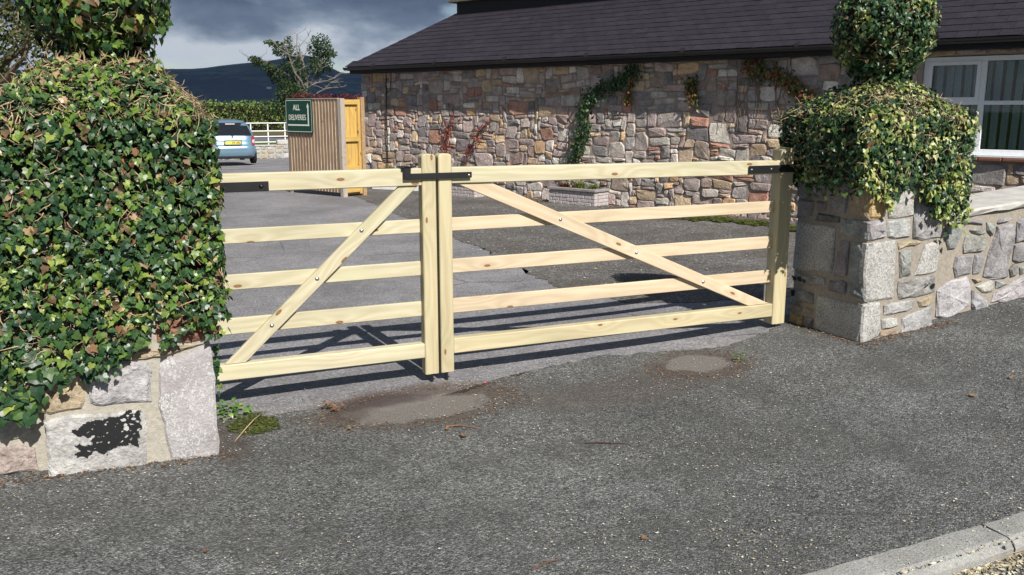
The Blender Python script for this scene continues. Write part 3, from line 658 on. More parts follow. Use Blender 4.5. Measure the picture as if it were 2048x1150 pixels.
# ------------------------------------------------------------------ left stone pillar
pl = thing('stone_pillar', 'gate pillar of big pale stone blocks smothered in dark ivy, left of the gate, with a black paint blot', 'stone pillar', (0.01, 4.65, 0), 'stone gate pillars')
m = MB(); m.box((-0.355, 4.372, -0.15), (0.372, 4.93, 1.30), c=0.008); m.build('mortar_core', M_MORT, pl)
cols = ['S', LGREY, TAN, 'W', TAN, REDB, LGREY, GREY, TAN]
for p, c in zip(PL_FRONT, cols):
    g = c == 'S'; w = c == 'W'
    me = stone_mesh(p, fF(4.372), 0.016, rr, seg=0.05, big=True, mat=M_SLAB if g else M_STONE, rough=0.2 if (g or w) else 0.9, jit=0.004)
    obj('stone', me, pl, color=var((0.40, 0.39, 0.38) if w else ((0.40, 0.385, 0.385) if (c == LGREY or g) else c), rr, 0.03, 0.01))
for x0, x1, z0, z1 in ((-0.36, -0.05, 0.74, 0.98), (-0.03, 0.38, 0.74, 0.93), (-0.36, 0.1, 1.0, 1.25), (0.12, 0.38, 0.95, 1.25)):
    obj('stone', stone_mesh([(x0, z0), (x1, z0), (x1, z1), (x0, z1)], fF(4.372), 0.02, rr, big=True), pl, color=var(GREY, rr))
for k, (y0, y1) in enumerate(((4.38, 4.92),) * 4):
    z0 = (-0.04, 0.30, 0.58, 0.92)[k]; z1 = (0.28, 0.56, 0.90, 1.22)[k]
    obj('stone', stone_mesh([(y0, z0), (y1, z0), (y1, z1), (y0, z1)], lambda u, w, h: (0.366 + h * 0.5, u, w), 0.02, rr, big=True), pl, color=var(LGREY, rr))
# the flaking black paint blot, frayed by midpoint displacement
def fray(pts, it, amt):
    for _ in range(it):
        q = []
        for a, b in zip(pts, pts[1:] + pts[:1]):
            ln = math.hypot(b[0] - a[0], b[1] - a[1]); q.append(a)
            q.append(((a[0] + b[0]) / 2 + rr.gauss(0, amt * ln), (a[1] + b[1]) / 2 + rr.gauss(0, amt * ln)))
        pts = q
    return pts
def inside(x, y, poly):
    c = False
    for (x0, y0), (x1, y1) in zip(poly, poly[1:] + poly[:1]):
        if (y0 > y) != (y1 > y) and x < (x1 - x0) * (y - y0) / (y1 - y0) + x0: c = not c
    return c
mb = MB(); cz = 0.0026; yb = 4.372 - 0.0195
for i in range(int(0.36 / cz)):
    for j in range(int(0.25 / cz)):
        x = -0.29 + i * cz; z = 0.05 + j * cz; w1 = noise.noise(Vector((x * 38, z * 38, 1))); w2 = noise.noise(Vector((x * 38, z * 38, 8))); w3 = noise.noise(Vector((x * 110, z * 110, 4)))
        if not inside(x + w1 * .016 + w3 * .006, z + w2 * .016 - w3 * .005, BLACK[0]): continue
        if noise.noise(Vector((x * 55, z * 75, 21))) + .35 * w3 > .46 - (.10 if x > -.03 else 0): continue
        mb.add([(x, yb, z), (x + cz, yb, z), (x + cz, yb, z + cz), (x, yb, z + cz)], [(0, 1, 2, 3)])
mb.build('black_paint_blot', M_BLACKP, pl)
M_FLAKE = plain('bare_stone_flake', (0.44, 0.43, 0.42), 0.9, 0.2)
small_marks('bare_flake', pl, fF(4.372), [(-0.033, 0.232, 0.013), (0.012, 0.232, 0.009), (0.016, 0.262, 0.008), (-0.108, 0.222, 0.006), (-0.022, 0.19, 0.015), (-0.024, 0.207, 0.010), (-0.012, 0.250, 0.006)], M_FLAKE, 0.0215)
# wall left of the pillar
lwl = thing('low_stone_wall', 'pale stone boundary wall at the left edge, beside the ivy pillar and half hidden by hanging ivy', 'stone wall', (-1.5, 4.6, 0))
m = MB(); m.box((-4.5, 4.45, -0.2), (-0.36, 4.95, 0.95)); m.build('mortar_core', M_MORT, lwl)
for p in LW: obj('stone', stone_mesh(p, fF(4.45), 0.02, rr, big=True, seg=0.05), lwl, color=var(rr.choice(((0.38, 0.36, 0.36), (0.34, 0.3, 0.26))), rr, 0.08))
x = -0.62
while x > -4.4:
    z = 0.0; wd = rr.uniform(0.25, 0.45)
    while z < 0.9:
        h = rr.uniform(0.15, 0.3); obj('stone', stone_mesh([(x - wd + .02, z), (x, z), (x, z + h - .02), (x - wd + .02, z + h - .02)], fF(4.45), 0.022, rr, jit=0.008), lwl, color=var(rr.choice((GREY, LGREY, LGREY)), rr)); z += h
    x -= wd

# ------------------------------------------------------------------ gates
GY = 5.02
def timber(name, p0, p1, w, t, mat, parent, c=0.005, up=(0, 0, 1)):
    M, ln = frame_x(p0, p1, up); return obj(name, bar_mesh(name, ln, w, t, mat, c), parent, M)
def stile(parent, x0, x1, z0, z1, mat, T=0.075):
    "square post, its length along local x, with a rounded top"
    w = x1 - x0; r = 0.022; prof = [(-w / 2, 0), (w / 2, 0)]; n = 5
    out = []
    L_ = z1 - z0
    pts = [(0, -w / 2)] + [(L_ - r + r * math.sin(k / n * math.pi / 2), -w / 2 + r - r * math.cos(k / n * math.pi / 2)) for k in range(n + 1)] + [(L_ - r + r * math.cos(k / n * math.pi / 2), w / 2 - r + r * math.sin(k / n * math.pi / 2)) for k in range(n + 1)] + [(0, w / 2)]
    k = len(pts); c = 0.005; v = []
    for yy, s in ((-T / 2, 1 - 2 * c / w), (-T / 2 + c, 1), (T / 2 - c, 1), (T / 2, 1 - 2 * c / w)):
        for a, b in pts: v.append((a if a < L_ * .9 or s == 1 else a - c, yy, b * s))
    f = [tuple(range(k)), tuple(range(3 * k, 4 * k))[::-1]]
    for q in range(3):
        for i in range(k): f.append((q * k + i, (q + 1) * k + i, (q + 1) * k + (i + 1) % k, q * k + (i + 1) % k))
    M, _ = frame_x(((x0 + x1) / 2, GY + T / 2, z0), ((x0 + x1) / 2, GY + T / 2, z1), (0, 1, 0))
    # local y must point along world y
    M = Matrix(((0, 0, 1, (x0 + x1) / 2), (0, 1, 0, GY + T / 2), (1, 0, 0, z0), (0, 0, 0, 1)))
    me = mesh_of('stile', v, f, mat); return obj('stile', me, parent, M)
def bolt(parent, x, z, y, r=0.013):
    m = MB(); n = 12; v = [(x, y - 0.007, z)]
    for q, (rr_, yy) in enumerate(((r * 0.6, -0.0055), (r, 0.0))):
        v += [(x + rr_ * math.cos(k * 2 * math.pi / n), y + yy, z + rr_ * math.sin(k * 2 * math.pi / n)) for k in range(n)]
    f = [(0, 1 + k, 1 + (k + 1) % n) for k in range(n)] + [(1 + k, 1 + n + k, 1 + n + (k + 1) % n, 1 + (k + 1) % n) for k in range(n)]
    m.add(v, f); return m.build('coach_bolt', M_ZINC, parent, smooth=True)
def strap(name, parent, x0, x1, z0, z1, y=GY - 0.008, t=0.007, mat=None):
    m = MB(); m.box((x0, y, z0), (x1, y + t, z1), c=0.002); return m.build(name, mat or M_IRON, parent)
RAILS = [(0.920, 1.000), (0.662, 0.748), (0.412, 0.503)]
def gate(xa, xb, label, hinge_left, railmat, botmat):
    g = thing('gate_leaf', label, 'gate', ((xa + xb) / 2, GY, 0), 'five bar timber gate leaves')
    return g
# left leaf: x 0.29 .. 1.748
gl = gate(0.29, 1.748, 'shorter left leaf of the new pale timber gate, beside the big dark ivy', True, None, None)
stile(gl, 1.660, 1.746, 0.057, 1.385, M_WOODP); stile(gl, 0.255, 0.355, 0.08, 1.40, M_WOODP)
timber('top_rail', (0.36, GY + 0.040, 1.2525), (1.662, GY + 0.040, 1.2525), 0.101, 0.068, M_WOOD, gl)
timber('bottom_rail', (0.36, GY + 0.040, 0.205), (1.662, GY + 0.040, 0.205), 0.090, 0.068, M_WOOD, gl)
for a, b in RAILS: timber('rail', (0.36, GY + 0.062, (a + b) / 2), (1.662, GY + 0.062, (a + b) / 2), b - a, 0.022, M_WOOD, gl, 0.003)
def brace(parent, pts, y0, t, mat):
    "flat timber with ends cut level; pts: four (x, z) corners, local x along it"
    a = Vector((pts[0][0], 0, pts[0][1])); b = Vector((pts[3][0], 0, pts[3][1])); M, ln = frame_x((a.x, y0, a.z), (b.x, y0, b.z), (0, -1, 0))
    X = Vector((M[0][0], M[1][0], M[2][0])); Z = Vector((0, -1, 0)).cross(X) * -1
    M = Matrix(((X.x, 0, Z.x, a.x), (X.y, 1, Z.y, y0), (X.z, 0, Z.z, a.z), (0, 0, 0, 1)))
    loc = [((Vector((px, 0, pz)) - a).dot(X), (Vector((px, 0, pz)) - a).dot(Z)) for px, pz in pts]
    v = [(p, yy, q) for yy in (0, t) for p, q in loc]
    f = [(0, 1, 2, 3), (7, 6, 5, 4), (0, 4, 5, 1), (1, 5, 6, 2), (2, 6, 7, 3), (3, 7, 4, 0)]
    me = mesh_of('brace', v, f, mat); import bmesh as B_
    bm = B_.new(); bm.from_mesh(me); B_.ops.recalc_face_normals(bm, faces=bm.faces[:]); B_.ops.bevel(bm, geom=bm.edges[:], offset=0.003, segments=1, affect='EDGES'); bm.to_mesh(me); bm.free()
    return obj('brace', me, parent, M)
brace(gl, [(0.500, 0.2515), (0.612, 0.2515), (1.640, 1.2005), (1.528, 1.2005)], GY + 0.020, 0.030, M_WOOD)
for x, z in ((1.297, 0.957), (1.031, 0.695), (0.766, 0.448)): bolt(gl, x, z, GY + 0.0198)
h = strap('hinge_band', gl, 0.30, 0.785, 1.205, 1.258)
m = MB(); m.tube([(0.745, GY - 0.018, 1.232), (0.745, GY - 0.006, 1.232)], [0.006, 0.014], 12); m.build('hinge_bolt', M_IRON, h, smooth=True)
# right leaf: x 1.760 .. 4.42
gr = gate(1.758, 4.42, 'longer right leaf of the new pale timber gate, carrying the black latch bar', False, None, None)
stile(gr, 1.762, 1.845, 0.057, 1.385, M_WOODP); stile(gr, 4.292, 4.405, 0.112, 1.375, M_WOODP, 0.10)
timber('top_rail', (1.845, GY + 0.040, 1.2560), (4.294, GY + 0.040, 1.2400), 0.096, 0.068, M_WOOD, gr)
timber('bottom_rail', (1.845, GY + 0.040, 0.215), (4.294, GY + 0.040, 0.215), 0.095, 0.068, M_WOODP, gr)
for a, b in RAILS: timber('rail', (1.845, GY + 0.062, (a + b) / 2), (4.294, GY + 0.062, (a + b) / 2), b - a, 0.022, M_WOODK, gr, 0.003)
brace(gr, [(4.270, 0.264), (4.085, 0.264), (1.880, 1.2065), (2.100, 1.2065)], GY + 0.020, 0.030, M_WOODK)
for x, z in ((2.578, 0.957), (3.143, 0.709), (3.688, 0.468)): bolt(gr, x, z, GY + 0.0198)
h = strap('hinge_band', gr, 4.010, 4.52, 1.205, 1.257)
for x in (4.03, 4.20): bolt(gr, x, 1.232, GY - 0.0082, 0.007)
m = MB(); m.box((4.405, GY + 0.02, 0.30), (4.50, GY + 0.07, 0.345), c=0.003); m.build('lower_hinge', M_IRON, gr)
m = MB(); m.tube([(4.275, GY + 0.08, 0.20), (4.275, GY + 0.08, 0.44)], 0.007, 8); m.build('drop_rod', M_ZINC, gr)
# throw-over latch
m = MB(); m.box((1.545, GY - 0.020, 1.242), (1.965, GY - 0.008, 1.276), c=0.003); m.box((1.545, GY - 0.021, 1.245), (1.587, GY - 0.009, 1.318), c=0.003)
m.box((1.535, GY - 0.021, 1.306), (1.597, GY + 0.085, 1.315), c=0.002); m.box((1.93, GY - 0.008, 1.242), (1.962, GY + 0.004, 1.274), c=0.002)
la = m.build('latch_bar', M_IRON, gr)
bolt(gr, 1.945, 1.258, GY - 0.0205, 0.008)
for g_, x in ((gl, 1.706), (gr, 1.801)):
    m = MB(); m.tube([(x, GY + 0.02, 0.0), (x, GY + 0.02, 0.075)], 0.010, 8); m.box((x - .012, GY + 0.004, 0.055), (x + .012, GY + 0.03, 0.070)); m.build('drop_bolt', M_IRON, g_)
# ------------------------------------------------------------------ stone building
W0 = Vector((7.82, 13.52, 0)); U = Vector((0.404, -0.915, 0)).normalized(); N = Vector((0.915, 0.404, 0)).normalized()
def B(s, n, z): return W0 + U * s + N * n + Vector((0, 0, z))
BM = Matrix(((U.x, N.x, 0, W0.x), (U.y, N.y, 0, W0.y), (0, 0, 1, 0), (0, 0, 0, 1)))   # local x along the wall, y into the building
rr = random.Random(23)
bld = thing('stone_building', 'long low rubble stone building with a dark slate roof and white windows behind the gate', 'building', tuple(B(1, 1.5, 0)))
WS0, WS1, WZ0, WZ1 = 5.05, 7.70, 1.03, 2.30
S0, S1 = -6.60, 11.5
m = MB()
m.box((S0, 0, -0.6), (WS0, 0.30, 2.42)); m.box((WS0, 0, -0.6), (WS1, 0.30, WZ0)); m.box((WS0, 0, WZ1), (WS1, 0.30, 2.42)); m.box((WS1, 0, -0.6), (S1, 0.30, 2.42))
m.box((S0, 0.30, -0.6), (S0 + 0.3, 3.0, 2.42)); m.box((S0 + 0.3, 2.7, -0.6), (S1, 3.0, 2.42))
wall = m.build('wall', M_MORTB, bld, BM)
CW, CH = 0.088, 0.066
nx, nz = int((S1 - S0) / CW), int((2.42 + 0.46) / CH)
used = [[False] * nz for _ in range(nx)]
for i in range(nx):
    for j in range(nz):
        s = S0 + (i + .5) * CW; z = -0.46 + (j + .5) * CH
        if WS0 - .02 < s < WS1 + .02 and WZ0 - .12 < z < WZ1 + .04: used[i][j] = True
PAL = [((0.27, 0.225, 0.22), 24), ((0.215, 0.20, 0.205), 20), ((0.33, 0.305, 0.29), 16), ((0.36, 0.28, 0.20), 13), ((0.40, 0.27, 0.16), 5), ((0.27, 0.145, 0.11), 6), ((0.14, 0.13, 0.135), 7), ((0.47, 0.45, 0.43), 7), ((0.245, 0.19, 0.165), 14)]
PALL = [c for c, k in PAL for _ in range(k)]
stones = []
cells = [(i, j) for j in range(nz - 1, -1, -1) for i in range(nx)]
for i, j in cells:
    if used[i][j]: continue
    w = rr.choice((1, 2, 2, 3, 3, 4, 4, 5)); h = rr.choice((1, 1, 1, 2, 2, 2, 3, 3, 4))
    if w == 1 and h > 2: h = 2
    if w >= 4 and rr.random() < .5: h = max(h, 2)
    while w > 1 and (i + w > nx or any(used[i + a][j] for a in range(w))): w -= 1
    while h > 1 and (j - h + 1 < 0 or any(used[i + a][j - b] for a in range(w) for b in range(h))): h -= 1
    for a in range(w):
        for b in range(h): used[i + a][j - b] = True
    stones.append((S0 + i * CW, -0.46 + (j + 1 - h) * CH, w * CW, h * CH))
def warp(s, z):
    return s + 0.055 * noise.noise(Vector((s * 3.1, z * 3.1, 1.7))), z + 0.075 * noise.noise(Vector((s * 0.9, z * 1.6, 7.1))) + 0.045 * noise.noise(Vector((s * 3.4, z * 3.4, 3)))
def rank(t):
    s, z, w, h = t; d = (B(s, 0, z) - Vector((0, 0, 1.65))).length
    sc = w * h / d / d
    if s > 4.1 and z < 1.2 and s < 5.6: sc *= 0.2
    if s > 6.3 or (3.6 < s < 5.0): sc *= 0.05
    return -sc
stones.sort(key=rank)
far = MB()
for q, (s, z, w, h) in enumerate(stones):
    g = 0.0045; ch = lambda: rr.uniform(0.02, 0.30) * min(w, h)
    c1, c2, c3, c4 = ch(), ch(), ch(), ch(); J = lambda: rr.gauss(0, 0.008)
    P = [(s + g + c1 * rr.uniform(.3, 1), z + g + J() * .5), (s + w - g - c2 * rr.uniform(.3, 1), z + g + J() * .5), (s + w - g + J() * .5, z + g + c2), (s + w - g + J() * .5, z + h - g - c3), (s + w - g - c3 * rr.uniform(.3, 1), z + h - g + J() * .5), (s + g + c4 * rr.uniform(.3, 1), z + h - g + J() * .5), (s + g + J() * .5, z + h - g - c4), (s + g + J() * .5, z + g + c1)]
    P = [warp(a, b) for a, b in P]; P = [(a, min(b, 2.40)) for a, b in P]
    c = var(tuple(x * y for x, y in zip([q * 1.42 + .035 for q in rr.choice(PALL)], (1.03, .985, .93))), rr, 0.20, 0.03); dep = rr.uniform(0.012, 0.030); tilt = (rr.gauss(0, 0.10), rr.gauss(0, 0.10)); cx, cz = s + w / 2, z + h / 2
    f3 = lambda u, v_, hh, t=tilt, cx=cx, cz=cz: (u, -(hh + (max(-0.012, min(0.012, (u - cx) * t[0] + (v_ - cz) * t[1])) if hh > 0 else 0)), v_)
    if q < 300: obj('stone', stone_mesh(P, f3, dep, rr, seg=9, jit=0.001, rough=1.3), wall, BM, color=c)
    else: stone_mesh(P, f3, dep, rr, seg=9, jit=0.001, rough=1.3, mb=far, tint=c)
tag(far.build('small_stones', M_STONE_T, wall, BM), kind='stuff')
# roof
EH, TAN_, RUN = 2.505, 0.65, 1.78
roof = MB(); e0, e1 = -0.30, -0.30 + RUN * 2; rz = EH + RUN * TAN_; SL = -6.76
roof.add([(SL, e0, EH - .02), (S1, e0, EH - .02), (S1, e0 + RUN, rz - .02), (SL + RUN, e0 + RUN, rz - .02), (SL, e1, EH - .02), (S1, e1, EH - .02)], [(0, 1, 2, 3), (0, 3, 4), (3, 2, 5, 4), (0, 4, 5, 1)])
M_SLATE = None
def slate_mat():
    g = G('blue_purple_slate', 0.68, 0.22); oi = g.n('ShaderNodeObjectInfo'); r = g.rnd()
    c = g.ramp(r, [(0, (0.024, 0.020, 0.028)), (0.4, (0.026, 0.022, 0.030)), (0.75, (0.028, 0.024, 0.032)), (1, (0.031, 0.027, 0.035))])
    c = g.mix(1.0, c, g.ramp(g.noise(9, 5, 0.65), [(0.3, 0.75), (0.7, 1.25)]), 'MULTIPLY')
    c = g.mix(g.ramp(g.noise(2.2, 5, 0.7), [(0.55, 0.0), (0.75, 0.35)]), c, (0.045, 0.042, 0.043))
    c = g.mix(g.ramp(g.noise(26, 3, 0.8), [(0.73, 0.0), (0.76, 0.6)]), c, (0.35, 0.35, 0.32)); g.col(c); g.bump(g.noise(25, 5, 0.6, v=g.vec((1, 1, 1))), 0.35, 0.004); return g.m
M_SLATE = slate_mat()
rf = roof.build('roof', M_SLATE, bld, BM)
cosr = 1 / math.sqrt(1 + TAN_ * TAN_); sinr = TAN_ * cosr; EXP = 0.163; SW = 0.25
rows = int(RUN / cosr / EXP) + 1
sl_mesh = []
for k in range(6):
    v, f = cbox((0.002, -0.006, 0.0), (SW - 0.003, EXP + 0.09, 0.0075), 0); v = [(a + rr.gauss(0, .0012), b + (rr.gauss(0, .003) if b < 0 else 0), c + (rr.gauss(0, .0012) if b < 0 else 0)) for a, b, c in v]
    sl_mesh.append(mesh_of('slate', v, f, M_SLATE))
sl = []
for r_ in range(rows):
    d = r_ * EXP; off = (r_ % 2) * SW / 2; start = SL + d * cosr
    s = math.floor((start) / SW) * SW + off
    while s < S1 - SW:
        if s + SW > start + 0.02: sl.append((s, d, max(0.0, start - s)))
        s += SW
def slp(s, d): return (s, e0 - 0.03 + d * cosr, EH - 0.012 + d * sinr)
sl.sort(key=lambda t: (B(t[0], 0, 2.5) - Vector((0, 0, 1.65))).length + (0 if not (4.3 < t[0] < 5.6) else 30) + (0 if t[0] < 6.4 and t[1] < 1.5 + t[0] * 0 else 40))
far = MB()
for q, (s, d, cut) in enumerate(sl):
    if d > RUN / cosr - EXP * 0.6: continue
    p = slp(s, d); tl = 0.046
    M = Matrix(((1, 0, 0, p[0]), (0, cosr, -sinr, p[1]), (0, sinr, cosr, p[2] + 0.008), (0, 0, 0, 1))) @ Matrix.Rotation(-tl + rr.gauss(0, .006), 4, 'X') @ Matrix.Rotation(rr.gauss(0, .004), 4, 'Z')
    if q < 300 and cut == 0: obj('slate', sl_mesh[q % 6], rf, BM @ M)
    elif cut == 0: far.box((0.002, -0.006 + rr.gauss(0, .002), 0.0), (SW - 0.003, EXP + 0.09, 0.0075), M)
    else:
        v, f = cbox((cut, -0.006, 0.0), (SW - 0.003, EXP + 0.09, 0.0075)); v = [(min(SW - .003, a + (b * cosr if a < SW - .01 else 0)), b, c) for a, b, c in v]; far.add([M @ Vector(t) for t in v], f)
tag(far.build('slates', M_SLATE, rf, BM), kind='stuff')
# louvre band and slab along the ridge
m = MB(); m.box((SL + RUN - 0.02, e0 + RUN - 0.16, rz - 0.12), (S1, e0 + RUN + 0.16, rz + 0.16)); m.build('ridge_vent', M_FASCIA, rf, BM)
m = MB(); m.box((SL + RUN - 0.17, e0 + RUN - 0.27, rz + 0.16), (S1, e0 + RUN + 0.27, rz + 0.225), c=0.01); m.build('ridge_slab', plain('mossy_concrete', (0.13, 0.12, 0.085), 0.9, 0.2, var=0.4), rf, BM)
m = MB(); m.box((SL + RUN + 0.22, e0 + RUN - 0.14, rz + 0.225), (SL + RUN + 0.60, e0 + RUN + 0.14, rz + 0.5), c=0.02); m.build('vent_cowl', M_FASCIA, rf, BM)
# gutter, fascia
def gutter(a, b, name='gutter'):
    m = MB(); M, ln = frame_x(a, b); n = 8; v = []; 
    segs = int(ln / 2) + 1
    for i in range(segs + 1):
        for k in range(n + 1):
            t = math.pi * k / n; v.append(M @ Vector((ln * i / segs, -0.055 * math.cos(t), -0.062 * math.sin(t))))
        for k in range(n, -1, -1):
            t = math.pi * k / n; v.append(M @ Vector((ln * i / segs, -0.050 * math.cos(t), -0.056 * math.sin(t))))
    k2 = 2 * (n + 1); f = []
    for i in range(segs):
        for k in range(k2): f.append((i * k2 + k, i * k2 + (k + 1) % k2, (i + 1) * k2 + (k + 1) % k2, (i + 1) * k2 + k))
    f += [tuple(range(k2)), tuple(range(segs * k2, segs * k2 + k2))[::-1]]
    m.add(v, f); g = m.build(name, M_PLAST, bld, BM)
    for i in range(1, int(ln / 1.85) + 1):
        mm = MB(); x = i * 1.85 - .9; mm.tube([M @ Vector((x, 0, -0.001)), M @ Vector((x + 0.045, 0, -0.001))], 0.066, 14); mm.build('gutter_joint', M_PLAST, g, BM)
    return g
gutter((SL - 0.02, e0 - 0.02, EH - 0.020), (S1, e0 - 0.02, EH - 0.020))
gutter((SL - 0.07, e1, EH - 0.020), (SL - 0.07, e0 + 0.1, EH - 0.020))
m = MB(); m.box((SL + 0.08, e0 + 0.045, EH - 0.145), (S1, e0 + 0.063, EH - 0.022)); m.box((SL + 0.08, e0 + 0.063, EH - 0.145), (S1, 0.0, EH - 0.127)); m.box((SL + .062, e0 + 0.045, EH - 0.145), (SL + 0.08, e1, EH - 0.022)); m.build('fascia', M_FASCIA, bld, BM)
m = MB(); m.tube([(-5.76, -0.03, 2.38), (-5.77, -0.045, 1.5), (-5.765, -0.045, 0.3)], 0.010, 6); m.tube([(-5.60, -0.03, 2.38), (-5.61, -0.045, 2.0), (-5.77, -0.05, 1.95)], 0.008, 6); m.build('cable', M_FASCIA, bld, BM)
# window
fr = MB()
Z0, Z1, FY = 1.065, 2.29, 0.045
mull = [5.78, 6.42, 7.06]
def fb(mb, a, b, c_=0.004): mb.box(a, b, c=c_)
fb(fr, (WS0, FY, Z0), (WS0 + 0.065, FY + 0.07, Z1)); fb(fr, (WS1 - 0.065, FY, Z0), (WS1, FY + 0.07, Z1)); fb(fr, (WS0 + .065, FY, Z1 - 0.06), (WS1 - .065, FY + 0.07, Z1)); fb(fr, (WS0 + .065, FY, Z0), (WS1 - .065, FY + 0.07, Z0 + 0.06))
for x in mull: fb(fr, (x - 0.035, FY + .001, Z0 + .06), (x + 0.035, FY + 0.071, Z1 - .06))
ed = [WS0 + .065] + [y for x in mull for y in (x - .035, x + .035)] + [WS1 - .065]
for a, b in zip(ed[::2], ed[1::2]): fb(fr, (a, FY + .002, 1.685), (b, FY + 0.069, 1.735))
window = fr.build('window', M_UPVC, bld, BM)
for k, (a, b) in enumerate(zip(ed[::2], ed[1::2])):
    for j, (z0, z1) in enumerate(((Z0 + .06, 1.685), (1.735, Z1 - .06))):
        i_ = 0.002
        if j == 1 and k % 2 == 0:
            s_ = MB(); t = 0.045
            s_.box((a, FY - .012, z0), (a + t, FY + .04, z1), c=.003); s_.box((b - t, FY - .012, z0), (b, FY + .04, z1), c=.003); s_.box((a + t, FY - .012, z0), (b - t, FY + .04, z0 + t), c=.003); s_.box((a + t, FY - .012, z1 - t), (b - t, FY + .04, z1), c=.003)
            s_.build('opening_sash', M_UPVC, window, BM); i_ = t
        p = MB(); p.box((a + i_, FY + .028, z0 + i_), (b - i_, FY + .032, z1 - i_)); p.build('pane', M_PANE, window, BM)
m = MB(); m.box((WS0 - 0.03, -0.06, Z0 - 0.035), (WS1 + .03, FY + .06, Z0 - 0.001), c=.005); m.build('window_sill', M_UPVC, bld, BM)
for x in [WS0 - .05 + i * 0.28 for i in range(10)]:
    m = MB(); m.box((x, -0.075, Z0 - 0.085), (x + .274, 0.03, Z0 - 0.037), c=.012); m.build('sill_tile', M_BROWN, bld, BM)
m = MB(); q = MB(); q.add([(WS0 - .6, 2.6, .2), (WS1 + .6, 2.6, .2), (WS1 + .6, 2.6, 2.41), (WS0 - .6, 2.6, 2.41)], [(0, 1, 2, 3)]); q.add([(WS0 - .6, .32, .2), (WS0 - .6, 2.6, .2), (WS0 - .6, 2.6, 2.41), (WS0 - .6, .32, 2.41)], [(0, 1, 2, 3)]); q.add([(WS1 + .6, .32, .2), (WS1 + .6, 2.6, .2), (WS1 + .6, 2.6, 2.41), (WS1 + .6, .32, 2.41)], [(0, 1, 2, 3)])
q.add([(WS0 - .6, .31, .2), (WS1 + .6, .31, .2), (WS1 + .6, 2.6, .2), (WS0 - .6, 2.6, .2)], [(0, 1, 2, 3)]); q.build('room_interior', M_DARK, bld, BM)
bt = thing('vertical_blind', 'pale blue vertical slat blind hanging half open inside the white window', 'blind', tuple(B(6.4, .16, 1.1)))
m = MB(); m.box((WS0 + .02, 0.14, 2.235), (WS1 - .02, 0.19, 2.275)); m.build('headrail', M_UPVC, bt, BM)
me = None; x = WS0 + 0.05; k = 0
vb = [(-0.042, 0, 0), (0, 0.006, 0), (0.042, 0, 0), (-0.042, 0, 1.10), (0, 0.006, 1.10), (0.042, 0, 1.10)]; me = mesh_of('slat', vb, [(0, 1, 4, 3), (1, 2, 5, 4)], M_BLIND)
while x < WS1 - .05:
    obj('slat', me, bt, BM @ Matrix.Translation((x, 0.165, 1.13)) @ Matrix.Rotation(rad(28 + rr.gauss(0, 5)), 4, 'Z') @ Matrix.Rotation(rr.gauss(0, .012), 4, 'Y')); x += 0.118

# ------------------------------------------------------------------ weathered board fence, its sign, and the timber side gate
P0 = Vector((3.986, 16.752, 0.0)); FU = -U
FM = Matrix(((U.x, N.x, 0, P0.x), (U.y, N.y, 0, P0.y), (0, 0, 1, 0), (0, 0, 0, 1)))    # local x towards the corner post, y behind the fence
fn = thing('board_fence', 'weathered grey brown upright board fence carrying the green deliveries sign', 'fence', tuple(P0 - U * 1))
for i in range(17):
    x1 = -0.055 - i * 0.0965; z1 = 1.80 + rr.gauss(0, .004)
    v = [(x1 - .1, -.004, .075), (x1, -.022, .075), (x1, 0, .075), (x1 - .1, 0.002, .075), (x1 - .1, -.004, z1), (x1, -.022, z1), (x1, 0, z1), (x1 - .1, 0.002, z1)]
    Mz = Matrix(((0, 0, 1, 0), (0, 1, 0, 0), (1, 0, 0, 0), (0, 0, 0, 1)))
    v = [(c, b, a) for a, b, c in v]
    me = mesh_of('board', v, [(0, 3, 2, 1), (4, 5, 6, 7), (0, 1, 5, 4), (1, 2, 6, 5), (2, 3, 7, 6), (3, 0, 4, 7)], M_WOODG)
    obj('board', me, fn, FM @ Mz)
def post(parent, x, y, z0, z1, w, mat, M):
    Mz = Matrix(((0, 0, 1, x), (0, 1, 0, y), (1, 0, 0, z0), (0, 0, 0, 1))); m = MB(); m.box((0, -w / 2, -w / 2), (z1 - z0, w / 2, w / 2), c=.006); return m.build('post', mat, parent, M @ Mz)
post(fn, 0.0, 0.02, -0.05, 1.815, 0.10, M_WOODGP, FM); post(fn, -1.70, 0.055, -0.05, 1.815, 0.09, M_WOODGP, FM)
for z in (0.35, 1.0, 1.62):
    m = MB(); m.box((-1.66, 0.003, z - .04), (-0.05, 0.05, z + .04)); m.build('rail', M_WOODG, fn, FM)
m = MB(); m.box((-1.695, -0.027, 1.803), (-0.052, 0.03, 1.822)); m.build('capping', M_WOODGP, fn, FM)
sg = thing('delivery_sign', 'dark green sign with pale lettering ALL DELIVERIES and an arrow, fixed to the board fence', 'sign', tuple(P0 - U * 1.25 + Vector((0, 0, 1.17))))
SG0, SG1, SZ0, SZ1 = -1.695, -0.812, 1.165, 1.812
M_SIGN = plain('dark_green_sign_paint', (0.003, 0.048, 0.028), 0.45, 0.4, var=0.05); M_LET = plain('cream_sign_paint', (0.72, 0.74, 0.66), 0.5, 0.3, var=0.04)
def rrect(x0, x1, z0, z1, r, n=5):
    p = []
    for cx, cz, a0 in ((x1 - r, z0 + r, -90), (x1 - r, z1 - r, 0), (x0 + r, z1 - r, 90), (x0 + r, z0 + r, 180)):
        for k in range(n + 1):
            a = rad(a0 + 90 * k / n); p.append((cx + r * math.cos(a), cz + r * math.sin(a)))
    return p
m = MB(); o = rrect(SG0, SG1, SZ0, SZ1, .03); n = len(o); m.add([(a, -.048, b) for a, b in o] + [(a, -.030, b) for a, b in o], [tuple(range(n)), tuple(range(n, 2 * n))[::-1]] + [(i, i + n, (i + 1) % n + n, (i + 1) % n) for i in range(n)]); m.build('sign_board', M_SIGN, sg, FM)
